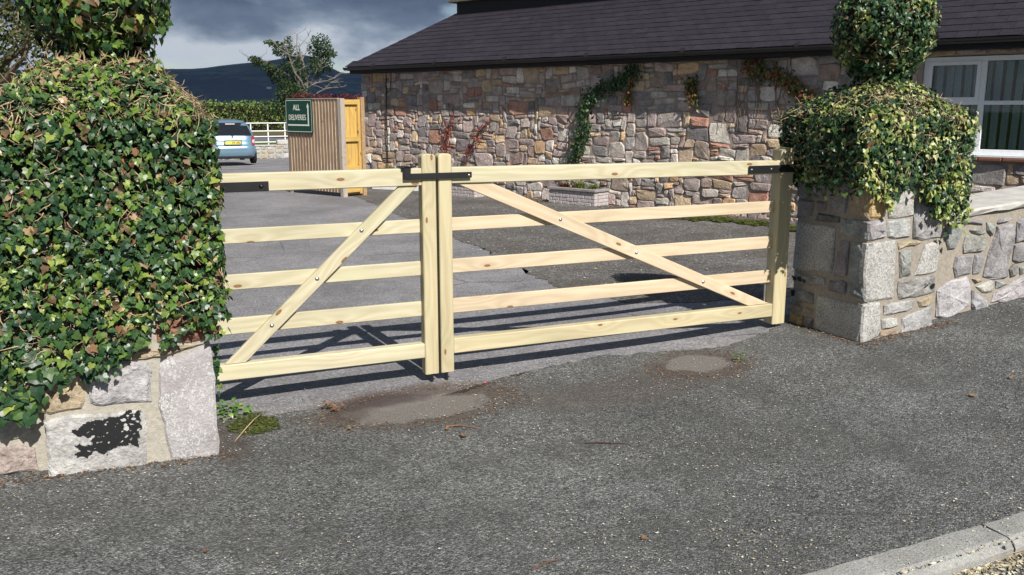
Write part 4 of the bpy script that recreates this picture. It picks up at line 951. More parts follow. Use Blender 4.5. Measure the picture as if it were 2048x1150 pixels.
m = MB(); o = rrect(SG0 + .022, SG1 - .022, SZ0 + .022, SZ1 - .022, .03); i2 = rrect(SG0 + .032, SG1 - .032, SZ0 + .032, SZ1 - .032, .025); m.add([(a, -.0495, b) for a, b in o + i2], [(i, (i + 1) % n, n + (i + 1) % n, n + i) for i in range(n)]); m.build('border_line', M_LET, sg, FM)
ax = SG0 + .755; m = MB(); m.box((SG0 + .075, -.052, 1.302), (ax + .018, -.0485, 1.330)); m.box((ax - .018, -.052, 1.3305), (ax + .010, -.0485, 1.655)); m.add([(ax - .045, -.0515, 1.652), (ax + .037, -.0515, 1.652), (ax - .004, -.0515, 1.735)], [(0, 1, 2)]); m.build('arrow', M_LET, sg, FM)
def text(name, s, size, loc, M, mat, parent, bold=0.0, sx=1.0, align='CENTER'):
    cu = D.curves.new(name, 'FONT'); cu.body = s; cu.size = size; cu.align_x = align; cu.extrude = 0.0008; cu.offset = bold; cu.resolution_u = 3
    o = D.objects.new('tmp_text', cu); COL.objects.link(o); dg = bpy.context.evaluated_depsgraph_get(); me = D.meshes.new_from_object(o.evaluated_get(dg)); D.objects.remove(o)
    me.name = name; me.materials.clear(); me.materials.append(mat)
    T = Matrix(((sx, 0, 0, loc[0]), (0, 0, -1, loc[1]), (0, 1, 0, loc[2]), (0, 0, 0, 1)))
    return obj(name, me, parent, M @ T)
text('lettering', 'ALL', 0.150, (SG0 + .375, -.0492, 1.60), FM, M_LET, sg, 0.002, 0.92)
text('lettering', 'DELIVERIES', 0.150, (SG0 + .390, -.0492, 1.412), FM, M_LET, sg, 0.0, 0.78)
# side gate between the fence and the building
sgx = thing('timber_side_gate', 'narrow orange softwood ledged gate between the board fence and the stone building', 'gate', tuple(P0 + N * .3))
GM = Matrix(((N.x, -U.x, 0, P0.x), (N.y, -U.y, 0, P0.y), (0, 0, 1, 0), (0, 0, 0, 1)))    # local x from the post to the building
Mz = Matrix(((0, 0, 1, 0), (0, 1, 0, 0), (1, 0, 0, 0), (0, 0, 0, 1)))
for i in range(4):
    m = MB(); m.box((0.04, 0.012 + .001 * i, 0.062 + i * 0.085), (1.77, 0.030, 0.062 + i * 0.085 + 0.081), c=.003); m.build('board', M_WOODY, sgx, GM @ Mz)
for z in (1.75, 1.07, 0.52, 0.12):
    m = MB(); m.box((0.055, -0.035, z - .045), (0.375, 0.011, z + .045), c=.003); m.build('ledge', M_WOODY, sgx, GM)
m = MB(); m.box((0.04, -0.036, 0.376), (1.80, 0.011, 0.43), c=.003); m.build('stile', M_WOODY, sgx, GM @ Mz)
m = MB(); m.box((-0.05, -0.06, 0.436), (1.84, 0.05, 0.52), c=.004); m.build('gate_post', plain('brown_orange_post', (0.36, 0.235, 0.13), 0.8, 0.2, var=0.2), sgx, GM @ Mz)
# white board lying against the building
wb = MB(); M, ln = frame_x((5.0, 18.4, -.03), (6.02, 17.0, -.03)); wb.box((0, -0.02, 0), (ln, 0.015, 0.20), c=.003); tag(wb.build('white_board', M_WHITE, None, M), 'long white board lying along the foot of the stone wall beside the side gate', 'board')

# ------------------------------------------------------------------ planters
M_WBRICK = plain('lilac_white_brick', (0.43, 0.39, 0.39), 0.9, 0.2, var=0.22, sc=25, bump=0.6, bsc=70)
PLB = {}
def planter(name, corner, length, label):
    c = Vector(corner); M = Matrix(((U.x, N.x, 0, c.x), (U.y, N.y, 0, c.y), (0, 0, 1, c.z), (0, 0, 0, 1)))
    t = thing(name, label, 'planter', tuple(c), 'white brick planters at the foot of the stone wall'); dp = 0.40; bh = 0.054; st = 0.060
    m = MB(); m.box((-length + .012, .012, -.05), (-.012, dp - .012, 0.235)); m.build('brick_core', M_MORTB, t, M)
    for r_ in range(4):
        z = r_ * st; x = -length - (0.075 if r_ % 2 else 0)
        while x < 0:
            a, b = max(x, -length), min(x + .152, 0)
            if b - a > .03:
                m = MB(); m.box((a, 0.0 + rr.gauss(0, .002), z), (b - .007, .09, z + bh), c=.006); m.build('brick', M_WBRICK, t, M)
            x += .158
        y = 0.095 if r_ % 2 else 0.17
        for y0, y1 in ([(0.098, 0.24), (0.247, 0.392)] if r_ % 2 else [(0.098, 0.175), (0.182, 0.32), (0.327, 0.392)]):
            m = MB(); m.box((-.10, y0, z), (rr.gauss(0, .002), y1, z + bh), c=.006); m.build('brick', M_WBRICK, t, M)
    m = MB(); co = M_COPE
    m.box((-length - .02, -.025, .242), (.025, .085, .285), c=.005); m.box((-length - .02, .086, .242), (-length + .09, dp + .01, .285), c=.005); m.box((-.085, .086, .242), (.025, dp + .01, .285), c=.005); m.build('coping', plain('grey_coping', (0.27, 0.25, 0.245), 0.9, 0.2, var=.2), t, M)
    m = MB(); m.box((-length + .09, .086, .235), (-.085, dp, .262)); m.build('soil', plain('planter_soil', (0.05, 0.035, 0.025), 1, 0.05, var=.4, bump=1), t, M)
    return t, M
plA, MA = planter('brick_planter', (7.462, 13.324, 0.0), 1.02, 'white brick planter with yellow green plants, under the green wall climber')
plB, MBb = planter('brick_planter', (6.187, 15.615, 0.0), 1.25, 'white brick planter standing behind the middle posts of the gate, nearly empty')
def blades(m, c, n, h, rr, spread=.08, mi=0, w=.006):
    for _ in range(n):
        a = rr.uniform(0, 6.283); d = Vector((math.cos(a), math.sin(a), 0)); hh = h * rr.uniform(.5, 1.1); p = Vector(c) + Vector((rr.gauss(0, spread * .3), rr.gauss(0, spread * .3), 0))
        s = d.cross(Vector((0, 0, 1))) * w; q1 = p + d * spread * .5 + Vector((0, 0, hh * .7)); q2 = p + d * spread * 1.3 + Vector((0, 0, hh * .85))
        m.add([p - s, p + s, q1 + s * .9, q1 - s * .9, q2], [(0, 1, 2, 3), (3, 2, 4)], mi)
M_YBLADE = leaf_mat('yellow_green_blade', [(0, (0.16, 0.22, 0.04)), (0.5, (0.30, 0.32, 0.07)), (0.8, (0.10, 0.16, 0.03))]); M_OBLADE = leaf_mat('russet_blade', [(0, (0.22, 0.08, 0.03)), (0.5, (0.16, 0.12, 0.05))])
for x, mt, nm, lb in ((-.22, M_YBLADE, 'spiky_plant', 'yellow green spiky plant at the right end of the brick planter'), (-.50, M_YBLADE, 'spiky_plant', 'taller yellow green spiky plant in the middle of the brick planter'), (-.82, M_OBLADE, 'russet_plant', 'low rust brown plant at the left end of the brick planter')):
    m = MB(); c = MA @ Vector((x, .22, .26)); blades(m, c, 90, 0.17 if x == -.5 else .12, rr, .10 if mt is M_YBLADE else .14); tag(m.build(nm, mt), lb, 'plant')

# ------------------------------------------------------------------ climbers on the building wall
def climber(name, label, path, width, nleaf, size, mat, seed, bare=False, stem=M_STEM, parts=150, dens=None):
    r_ = random.Random(seed); t = thing(name, label, 'climbing plant', tuple(B(path[0][0], -.05, path[0][1])))
    sm = MB(); pts = [B(s, -.055, z) for s, z in path]
    for q in range(3 if not bare else 7):
        sm.tube([p + U * r_.gauss(0, width * .28) + Vector((0, 0, r_.gauss(0, .03))) for p in pts], [0.006 if not bare else .004] * len(pts), 4)
    sm.build('stem', stem, t)
    seg = [(a, b, math.hypot(b[0] - a[0], b[1] - a[1])) for a, b in zip(path, path[1:])]; tot = sum(x[2] for x in seg)
    var_ = leaf_variants(mat, 'oval' if mat is not M_CLIMB else 'ivy2', size); far = MB()
    for i in range(nleaf):
        u = r_.uniform(0, tot)
        for a, b, l in seg:
            if u <= l: break
            u -= l
        k = u / l; s = a[0] + (b[0] - a[0]) * k + r_.gauss(0, width * .5); z = a[1] + (b[1] - a[1]) * k + r_.gauss(0, width * .45)
        n_ = -r_.uniform(.045, .13); M = orient(B(s, n_, z), (-N + Vector((0, 0, .35))), (0, 0, -1), r_, .45)
        if i < parts: obj('leaf', var_[i % 6], t, M)
        else: v, f = leaf_geo('oval', size * r_.uniform(.7, 1.2), .15, .3); far.add([M @ Vector(p) for p in v], f)
    if far.v: tag(far.build('leaves', mat, t), kind='stuff')
climber('green_climber', 'green climbing plant snaking diagonally up the middle of the stone wall to the gutter', [(-.75, .62), (-.62, 1.0), (-.45, 1.3), (-.50, 1.62), (-.30, 1.88), (.05, 2.02), (.40, 2.12), (.55, 2.34)], .165, 1150, .058, M_CLIMB, 31)
climber('green_climber_shoot', 'thin yellow green shoot hanging under the top of the green climber', [(.50, 2.2), (.42, 1.9), (.40, 1.70)], .07, 120, .06, M_CLIMBO, 32, parts=80)
climber('red_tuft_climber', 'small orange and green tuft of creeper hanging below the gutter mid wall', [(1.60, 2.10), (1.62, 1.9), (1.70, 1.72)], .10, 220, .065, M_CLIMBO, 33)
climber('autumn_climber', 'red and orange creeper trailing along the wall just left of the right hand ivy', [(2.55, 2.32), (2.75, 2.2), (3.05, 2.12), (3.25, 2.02), (3.45, 1.86), (3.66, 1.66)], .13, 620, .070, M_CLIMBO, 34)
climber('bare_red_climber', 'nearly bare red stemmed creeper low on the wall behind the gate posts', [(-3.9, .10), (-3.95, .55), (-4.0, .95), (-3.75, 1.45)], .22, 260, .05, M_REDL, 35, True, plain('red_brown_stem', (0.12, 0.055, 0.045), .9, .1))
climber('bare_red_climber_shoot', 'sparse red creeper shoot to the right of the bare creeper by the gate posts', [(-3.5, .3), (-3.3, .8), (-3.0, 1.2), (-2.75, 1.46)], .13, 110, .05, M_REDL, 36, True, plain('grey_red_stem', (0.16, 0.11, 0.10), .9, .1))
m = MB()
for k in range(14):
    x = rr.uniform(2.2, 3.3); z = 2.38; pts = []
    for q in range(6): pts.append(B(x, -.05, z)); x += rr.gauss(0, .05); z -= rr.uniform(.08, .3)
    m.tube(pts, .004, 4)
tag(m.build('dead_creeper_stems', M_STEM), 'thin dead creeper stems hanging down the shaded wall left of the right hand ivy', 'dead climber')
# ------------------------------------------------------------------ ivy bushes on the pillars
def ivy(name, label, cx, cy, hx0, hx1, hy0, hy1, zs, nk_z, nk_r, ball, mats, size, nleaf, lowf, seed, twig_top, twig_body, kinds='ivy'):
    r_ = random.Random(seed); t = thing(name, label, 'ivy bush', (cx, cy, 0.6))
    bz, br = ball; ins = 0.055
    # dark twiggy mass inside
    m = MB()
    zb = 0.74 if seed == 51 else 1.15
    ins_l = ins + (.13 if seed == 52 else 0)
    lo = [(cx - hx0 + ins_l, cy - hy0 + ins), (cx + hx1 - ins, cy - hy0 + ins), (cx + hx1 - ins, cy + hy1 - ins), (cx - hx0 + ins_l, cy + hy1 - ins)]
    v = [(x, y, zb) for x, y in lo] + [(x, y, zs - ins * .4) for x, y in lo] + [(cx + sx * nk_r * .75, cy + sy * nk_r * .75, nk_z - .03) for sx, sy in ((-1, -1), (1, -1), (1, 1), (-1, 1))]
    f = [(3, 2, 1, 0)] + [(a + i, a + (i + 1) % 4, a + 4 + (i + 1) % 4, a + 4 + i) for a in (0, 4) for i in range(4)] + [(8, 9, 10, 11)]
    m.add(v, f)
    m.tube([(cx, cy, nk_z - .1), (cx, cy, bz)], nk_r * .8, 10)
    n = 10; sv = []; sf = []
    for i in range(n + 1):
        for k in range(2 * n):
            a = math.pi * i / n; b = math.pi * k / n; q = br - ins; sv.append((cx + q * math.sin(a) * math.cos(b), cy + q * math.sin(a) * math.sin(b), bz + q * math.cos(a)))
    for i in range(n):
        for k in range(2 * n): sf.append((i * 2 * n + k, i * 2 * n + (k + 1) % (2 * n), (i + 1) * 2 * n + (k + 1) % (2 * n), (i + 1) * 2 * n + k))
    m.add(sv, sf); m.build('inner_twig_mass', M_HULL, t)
    # surface regions
    X0, X1, Y0, Y1 = cx - hx0, cx + hx1, cy - hy0, cy + hy1; zl = lowf(None)
    def quad(a, b, c, d):
        a, b, c, d = map(Vector, (a, b, c, d)); nn = (b - a).cross(d - a).normalized(); ar = (b - a).length * (d - a).length * .5 + (c - b).length * (c - d).length * .5
        return ('q', a, b, c, d, nn, ar)
    reg = [quad((X0, Y0, zl), (X1, Y0, zl), (X1, Y0, zs), (X0, Y0, zs)), quad((X1, Y0, zl), (X1, Y1, zl), (X1, Y1, zs), (X1, Y0, zs)), quad((X1, Y1, zl), (X0, Y1, zl), (X0, Y1, zs), (X1, Y1, zs)), quad((X0, Y1, zl), (X0, Y0, zl), (X0, Y0, zs), (X0, Y1, zs))]
    nn = [(cx - nk_r, cy - nk_r), (cx + nk_r, cy - nk_r), (cx + nk_r, cy + nk_r), (cx - nk_r, cy + nk_r)]; oo = [(X0, Y0), (X1, Y0), (X1, Y1), (X0, Y1)]
    for i in range(4):
        j = (i + 1) % 4; reg.append(quad((*oo[i], zs), (*oo[j], zs), (*nn[j], nk_z), (*nn[i], nk_z)))
    wts = [q[6] * (1.25 if k in (0, 4) else (0.8 if k in (1, 3, 5, 7) else 0.45)) for k, q in enumerate(reg)] + [4 * math.pi * br * br * .8, 0.12]
    def sample():
        k = r_.choices(range(len(wts)), wts)[0]
        if k < len(reg):
            _, a, b, c, d, nn_, ar = reg[k]; u, v_ = r_.random(), r_.random(); p = (a.lerp(b, u)).lerp(d.lerp(c, u), v_); nrm = nn_.copy()
            # round the arrises
            return k, p, nrm
        if k == len(reg):
            q = Vector((r_.gauss(0, 1), r_.gauss(0, 1), r_.gauss(0, 1))).normalized(); return k, Vector((cx, cy, bz)) + q * br * (1 + .05 * noise.noise(q * 3)), q
        a = r_.uniform(0, 6.283); q = Vector((math.cos(a), math.sin(a), 0)); return k, Vector((cx, cy, r_.uniform(nk_z - .04, bz - br * .7))) + q * nk_r, q
    def shade(p): return noise.noise(p * 5.5 + Vector((seed, 0, 0)))
    far = [MB() for _ in mats]; near = []
    made = 0
    while made < nleaf:
        k, p, nrm = sample()
        if seed == 52 and p.x < 4.43 and p.y > 4.80: p.x = 4.43 - .1 * max(0, 1 - (p.y - 4.80) / .12)
        if k < 4:
            zz = lowf(p.x, p.y)
            if p.z < zz + r_.gauss(0, .025): continue
            if p.z < zz + .16 and r_.random() > .55 + .45 * (p.z - zz) / .16: continue
        bulge = 0.035 * noise.noise(p * 4.0) + 0.018 * noise.noise(p * 11)
        q = p + nrm * (bulge + r_.uniform(-.075, .022))
        if k < 8: q += Vector((0, 0, -.01 * r_.random()))
        top = k >= 4
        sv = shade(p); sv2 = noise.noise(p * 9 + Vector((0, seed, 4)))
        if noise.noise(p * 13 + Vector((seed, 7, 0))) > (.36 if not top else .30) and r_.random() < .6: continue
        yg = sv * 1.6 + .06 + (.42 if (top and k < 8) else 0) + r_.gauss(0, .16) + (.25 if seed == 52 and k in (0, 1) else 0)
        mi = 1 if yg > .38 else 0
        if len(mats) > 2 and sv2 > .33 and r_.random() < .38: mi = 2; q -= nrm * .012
        face = nrm * 1.0 + Vector((0, -.15, .42 if not top else .3))
        M = orient(q, face, (0, 0, -1), r_, .50 if k != 0 else .42)
        sz = size * r_.choice((r_.uniform(.45, .8), r_.uniform(.7, 1.1), r_.uniform(.7, 1.1), r_.uniform(1.0, 1.45))) * (0.85 if top and k < 8 else (1.2 if k == 8 and seed == 51 else 1))
        made += 1
        near.append((k, q, M, sz, mi, q.y - .3 * (q - Vector(p)).dot(nrm)))
    # outermost leaves on the camera side are the single leaf parts
    idx = sorted(range(len(near)), key=lambda i: -(near[i][3] * 6 + (near[i][1].y < cy - hy0 * .2) * 1 + (-(near[i][1].y - (cy - hy0))) * 8 + r_.random() * .25))
    pick = set(idx[:300])
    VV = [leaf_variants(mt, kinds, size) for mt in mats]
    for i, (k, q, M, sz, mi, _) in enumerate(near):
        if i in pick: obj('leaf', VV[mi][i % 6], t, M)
        else:
            v, f = leaf_geo('ivy' if r_.random() < .6 else 'ivy2', sz, r_.uniform(-.25, .35), r_.uniform(.05, .6), r_.uniform(.85, 1.1)); far[mi].add([M @ Vector(a) for a in v], f)
    for fm, mt in zip(far, mats):
        if fm.v: tag(fm.build('leaves', mt, t), kind='stuff')
    # dead and living stems
    sm = MB()
    for cnt, ks in ((twig_top, (4, 5, 7, 8)), (twig_body, (0, 1, 3))):
        c_ = 0
        while c_ < cnt:
            k, p, nrm = sample()
            if k not in ks or (k < 4 and p.z < lowf(p.x, p.y) + .08): continue
            if k == 8 and r_.random() > .35: continue
            d = Vector((r_.gauss(0, 1), r_.gauss(0, 1), r_.gauss(0, .5))); d = (d - nrm * d.dot(nrm)).normalized(); L_ = r_.uniform(.03, .09); a = p + nrm * r_.uniform(-.03, .018); pts = [a]
            for _ in range(3): d = (d + Vector((r_.gauss(0, .3), r_.gauss(0, .3), r_.gauss(0, .3)))).normalized(); a = a + d * L_ / 3; pts.append(a)
            sm.tube(pts, [.0024, .002, .0017, .001], 3, cap=False); c_ += 1
    tag(sm.build('dead_stems', M_DSTEM, t), kind='stuff')
    return t, VV, far
def low_left(x=None, y=None):
    if x is None: return 0.36
    if y > 4.45 and x > .3: return 0.62
    return lerp_tab(x, [(-.6, .47), (-.45, .46), (-.35, .50), (-.2, .50), (-.1, .53), (0, .57), (.1, .63), (.2, .69), (.38, .71)])
ivL, VVL, farL = ivy('ivy_bush', 'huge dark green ivy bush with a ball top, over the left gate pillar', 0.0, 4.70, .52, .445, .41, .50, 1.60, 1.86, .20, (2.185, .315), (M_IVYL, M_IVYT, M_IVYB), .0345, 20000, low_left, 51, 1900, 800)
def low_right(x=None, y=None):
    if x is None: return 0.92
    if y > 4.42 and x < 4.6: return 1.115 + .02 * math.sin(y * 23)
    return lerp_tab(x, [(4.3, 1.10), (4.45, 1.09), (4.55, 1.10), (4.62, 1.065), (4.70, 1.12), (4.86, 1.13), (4.95, 1.05), (5.0, .98), (5.2, .93), (5.4, 1.0)])
ivR, VVR, farR = ivy('ivy_bush', 'variegated yellow green ivy bush with a ball top, over the right gate pillar', 4.855, 4.74, .525, .47, .42, .46, 1.60, 1.80, .17, (2.18, .330), (M_IVYRD, M_IVYR, M_IVYB), .032, 18500, low_right, 52, 700, 600)
# trailing shoots under the left bush
def trail(parent, mat, pts, n, size, seed, V, spread=.018):
    r_ = random.Random(seed); m = MB(); P = [Vector(p) for p in pts]; m.tube(P, .0035, 4); m.build('stem', M_STEM, parent)
    mb = MB()
    for i in range(n):
        u = (i + r_.random()) / n * (len(P) - 1); k = min(int(u), len(P) - 2); p = P[k].lerp(P[k + 1], u - k) + Vector((r_.gauss(0, spread), -r_.uniform(.0, .03), r_.gauss(0, spread)))
        M = orient(p, (0, -1, .35), (0, 0, -1), r_, .3); v, f = leaf_geo('ivy' if r_.random() < .6 else 'ivy2', size * r_.uniform(.6, 1.25), r_.uniform(-.2, .3), r_.uniform(.1, .5)); mb.add([M @ Vector(a) for a in v], f)
    tag(mb.build('trailing_leaves', mat, parent), kind='stuff')
YF = 4.325
trail(ivL, M_IVYL, [(-.30, YF, .56), (-.36, YF, .50), (-.42, YF, .43), (-.45, YF, .37), (-.45, YF, .36)], 30, .068, 1, VVL, .035)
trail(ivL, M_IVYL, [(-.42, YF, .46), (-.50, YF, .41), (-.53, YF, .36), (-.50, YF, .34)], 22, .060, 2, VVL, .03)
trail(ivL, M_IVYL, [(.10, YF, .66), (.02, YF, .57), (-.06, YF, .52), (-.12, YF, .485), (-.17, YF, .47)], 46, .040, 3, VVL, .016)
trail(ivL, M_IVYL, [(.34, YF, .66), (.26, YF, .65), (.20, YF, .62), (.15, YF, .60)], 22, .038, 4, VVL, .014)
trail(ivL, M_IVYL, [(-.05, YF, .60), (-.16, YF, .56), (-.24, YF, .52), (-.29, YF, .485)], 34, .052, 5, VVL, .022)
trail(ivL, M_IVYL, [(-.27, YF, .53), (-.30, YF, .49), (-.27, YF, .47)], 12, .036, 6, VVL, .014)
trail(ivL, M_IVYT, [(.36, YF, .76), (.395, YF, .66), (.40, YF, .58)], 12, .045, 7, VVL, .02)
trail(ivL, M_IVYL, [(.40, 4.5, .50), (.405, 4.48, .40), (.40, 4.46, .30)], 10, .042, 8, VVL, .012)
trail(ivR, M_IVYR, [(4.95, 4.30, 1.10), (5.05, 4.33, 1.03), (5.14, 4.35, .96), (5.20, 4.36, .89)], 90, .042, 9, VVR, .045)
trail(ivR, M_IVYR, [(4.58, 4.33, 1.13), (4.62, 4.34, 1.07), (4.64, 4.35, 1.04)], 16, .042, 10, VVR, .02)
trail(ivR, M_IVYR, [(5.10, 4.33, 1.08), (5.24, 4.35, 1.0), (5.30, 4.36, .93)], 60, .040, 12, VVR, .04)

# ------------------------------------------------------------------ weeds, twig, moss, litter on the ground
def weed(name, label, c, r, n, size, mat, seed):
    r_ = random.Random(seed); m = MB(); x0, y0 = c
    for _ in range(n):
        a = r_.uniform(0, 6.283); q = r * math.sqrt(r_.random()); p = (x0 + q * math.cos(a), y0 + q * math.sin(a) * .8); z = gh(*p) + r_.uniform(.01, .07)
        M = orient((*p, z), (0, -.3, 1), (math.cos(a), math.sin(a), 0), r_, .35); v, f = leaf_geo('ivy2', size * r_.uniform(.6, 1.2), .2, .3); m.add([M @ Vector(t) for t in v], f)
    return tag(m.build(name, mat), label, 'weed')
M_WEED = leaf_mat('fresh_weed_leaf', [(0, (0.07, 0.15, 0.03)), (0.5, (0.12, 0.22, 0.05)), (0.85, (0.20, 0.28, 0.07))])
weed('weed', 'green leafy weed clump growing at the foot of the big ivy pillar under the gate', (.48, 4.95), .13, 70, .034, M_WEED, 61)
weed('weed', 'small green seedling on the edge of the right tarmac patch', (3.60, 4.52), .05, 18, .018, M_WEED, 62)
weed('weed', 'tiny dry tuft on the tarmac beside the brown stain, left of the middle posts', (1.02, 4.75), .06, 22, .022, M_DEAD, 63)
def twig(name, label, pts, r, mat):
    m = MB(); m.tube([(x, y, gh(x, y) + .010 + z) for x, y, z in pts], r, 5); return tag(m.build(name, mat), label, 'twig')
twig('twig', 'pale dry twig lying by the moss near the left pillar', [(.47, 4.50, .004), (.54, 4.62, .02), (.60, 4.72, .03), (.65, 4.82, .02)], [.0035, .003, .003, .0015], M_DSTEM)
twig('twig', 'brown twig on the tarmac below the middle posts', [(1.50, 4.22, .006), (1.57, 4.20, .010), (1.66, 4.12, .004)], [.005, .0035, .0015], plain('red_brown_twig', (0.22, 0.11, 0.06), .9, .1))
twig('twig', 'dark thin twig in the middle of the open pavement', [(2.05, 3.72, .003), (2.13, 3.68, .006), (2.24, 3.62, .003)], [.002, .003, .0015], plain('dark_twig', (0.07, 0.035, 0.03), .9, .1))
twig('twig', 'long pale grass stalk along the front edge of the kerb', [(2.50, 2.11, -.05), (2.80, 2.13, -.045), (3.1, 2.10, -.035), (3.3, 2.10, -.03)], .0016, M_DSTEM)
twig('twig', 'brown twig at the bottom edge of the pavement', [(1.28, 2.70, .003), (1.34, 2.72, .006), (1.40, 2.73, .003)], .003, plain('rust_twig', (0.13, 0.07, 0.05), .9, .1))
def fleaf(label, x, y, s, seed):
    r_ = random.Random(seed); s *= .75; v, f = leaf_geo('ivy', s, .5, -.5); M = orient((x, y, gh(x, y) + .018), (r_.gauss(0, .25), -.3, 1), (r_.gauss(0, 1), r_.gauss(0, 1), 0), r_, .1)
    tag(obj('fallen_leaf', mesh_of('fallen_leaf', v, f, M_DEAD), None, M), label, 'leaf', None)
for i, (lb, x, y, s) in enumerate([('curled orange brown dead leaf on the tarmac below the patch by the middle posts', 1.54, 4.06, .055), ('yellowish dead leaf at the lower edge of the tarmac patch by the middle posts', 1.49, 4.17, .035), ('dark brown dead leaf alone on the pavement far right', 4.25, 3.32, .05), ('rust dead leaf low on the open pavement in the middle', 1.77, 2.74, .035), ('small red brown dead leaf on the left of the tarmac patch', 1.04, 4.40, .032), ('small rust dead leaf at the bottom left of the pavement', .22, 3.34, .022), ('small brown dead leaf at the right edge of the pavement', 4.66, 3.38, .035), ('red brown dead leaf against the front of the kerb', 3.0, 2.09, .03)]):
    fleaf(lb, x, y, s, 70 + i)
M_PINK = plain('pink_petal', (0.55, 0.06, 0.16), .6, .3)
v, f = leaf_geo('oval', .03, .3, .2); tag(obj('petal', mesh_of('petal', v, f, M_PINK), None, orient((1.95, 4.80, .03), (0, -.2, 1), (1, 0, 0), rr, .1)), 'bright pink petal on the tarmac right of the middle posts', 'petal')
# moss and chippings
def scatter(name, n, area, size, mat, seed, dens=None, kind='chip'):
    r_ = random.Random(seed); m = MB(); k = 0; x0, x1, y0, y1 = area
    while k < n:
        x, y = r_.uniform(x0, x1), r_.uniform(y0, y1)
        if dens and r_.random() > dens(x, y): continue
        s = size * r_.uniform(.4, 1.5); a = r_.uniform(0, 6.283); c, d = math.cos(a), math.sin(a); w = s * r_.uniform(.18, .5) if kind == 'chip' else s * r_.uniform(.6, 1)
        z = (gh(x, 2.2) - .052 if y < 2.122 else gh(x, y) + .010 if y > 2.28 else gh(x, 2.2) + .014) + .003; h = s * .35
        m.add([(x - c * s, y - d * s, z + r_.uniform(0, h)), (x + d * w, y - c * w, z), (x + c * s, y + d * s, z + r_.uniform(0, h)), (x - d * w, y + c * w, z + h)], [(0, 1, 2), (0, 2, 3)]); k += 1
    return tag(m.build(name, mat), kind='stuff')
M_CHIP = leaf_mat('straw_chippings', [(0, (0.50, 0.44, 0.30)), (0.45, (0.36, 0.32, 0.22)), (0.7, (0.56, 0.53, 0.42)), (0.85, (0.25, 0.20, 0.13))], .9, .1, 0)
M_GRIT = leaf_mat('pale_grit', [(0, (0.42, 0.41, 0.38)), (0.5, (0.28, 0.27, 0.26)), (0.8, (0.12, 0.11, 0.10))], .9, .1, 0)
def dn(x, y): return max(.06, min(1, .35 + 1.6 * noise.noise(Vector((x * 1.3, y * 1.3, 5))) + .5 * noise.noise(Vector((x * 5, y * 5, 2)))))
scatter('straw_chippings', 4200, (-1, 7, 2.28, 5.0), .0050, M_CHIP, 81, dn)
scatter('straw_chippings', 800, (2.0, 4.6, 2.28, 3.2), .0055, M_CHIP, 82, lambda x, y: dn(x, y) * sst(3.2, 2.3, y))
scatter('straw_litter', 2600, (2.2, 3.9, 1.95, 2.125), .010, M_CHIP, 83, lambda x, y: .2 + .8 * sst(2.0, 2.11, y))
scatter('straw_chippings', 260, (2.4, 3.4, 2.12, 2.27), .0045, M_CHIP, 86)
scatter('pale_grit', 5200, (-1, 7, 2.28, 5.2), .0040, M_GRIT, 84, dn, 'grit')
scatter('pale_grit', 2600, (3.8, 11, 5.6, 14), .009, M_GRIT, 85, dn, 'grit')
M_BLIT = leaf_mat('brown_litter', [(0, (0.16, 0.09, 0.05)), (0.4, (0.09, 0.05, 0.03)), (0.75, (0.24, 0.17, 0.10))], .9, .1, 0)
def ringd(x, y):
    a = abs(math.hypot((x - 1.5) / .55, (y - 4.62) / .30) - 1.0); b = abs(math.hypot((x - 3.35) / .32, (y - 4.62) / .28) - 1.0); return max(0, 1 - min(a, b) * 3.2)
scatter('brown_litter', 1500, (.7, 4.1, 4.1, 5.05), .007, M_BLIT, 87, ringd)
scatter('brown_litter', 700, (4.4, 5.35, 4.2, 5.3), .008, M_BLIT, 88, lambda x, y: max(0, 1 - abs(y - 4.36) * 12) if x > 4.5 else max(0, 1 - abs(x - 4.50) * 14))
scatter('brown_litter', 500, (-.7, .45, 4.25, 4.42), .008, M_BLIT, 89, lambda x, y: max(0, 1 - abs(y - 4.34) * 14))
scatter('brown_litter', 1500, (5.2, 10.5, 9.5, 17.0), .02, M_BLIT, 90, lambda x, y: max(0, 1 - abs((Vector((x, y, 0)) - W0).dot(N) + .28) * 3.0))
def moss(name, area, n, size, mat, seed, dens):
    o = scatter(name, n, area, size, mat, seed, dens, 'grit'); return o
M_MOSS = leaf_mat('olive_moss', [(0, (0.07, 0.085, 0.02)), (0.4, (0.045, 0.06, 0.015)), (0.8, (0.10, 0.115, 0.03))], .95, .05, 0)
moss('moss', (.42, .80, 4.42, 4.98), 800, .007, M_MOSS, 91, lambda x, y: 1 if math.hypot((x - .60) / .16, (y - 4.72) / .22) + .35 * noise.noise(Vector((x * 14, y * 14, 0))) < .8 else 0)
moss('moss', (7.2, 10.2, 9.4, 12.0), 5200, .022, M_MOSS, 92, lambda x, y: 1 if abs((Vector((x, y, 0)) - W0).dot(N) + .75 + .3 * noise.noise(Vector((x, y, 0)))) + .25 * noise.noise(Vector((x * 4, y * 4, 0))) < .24 else 0)

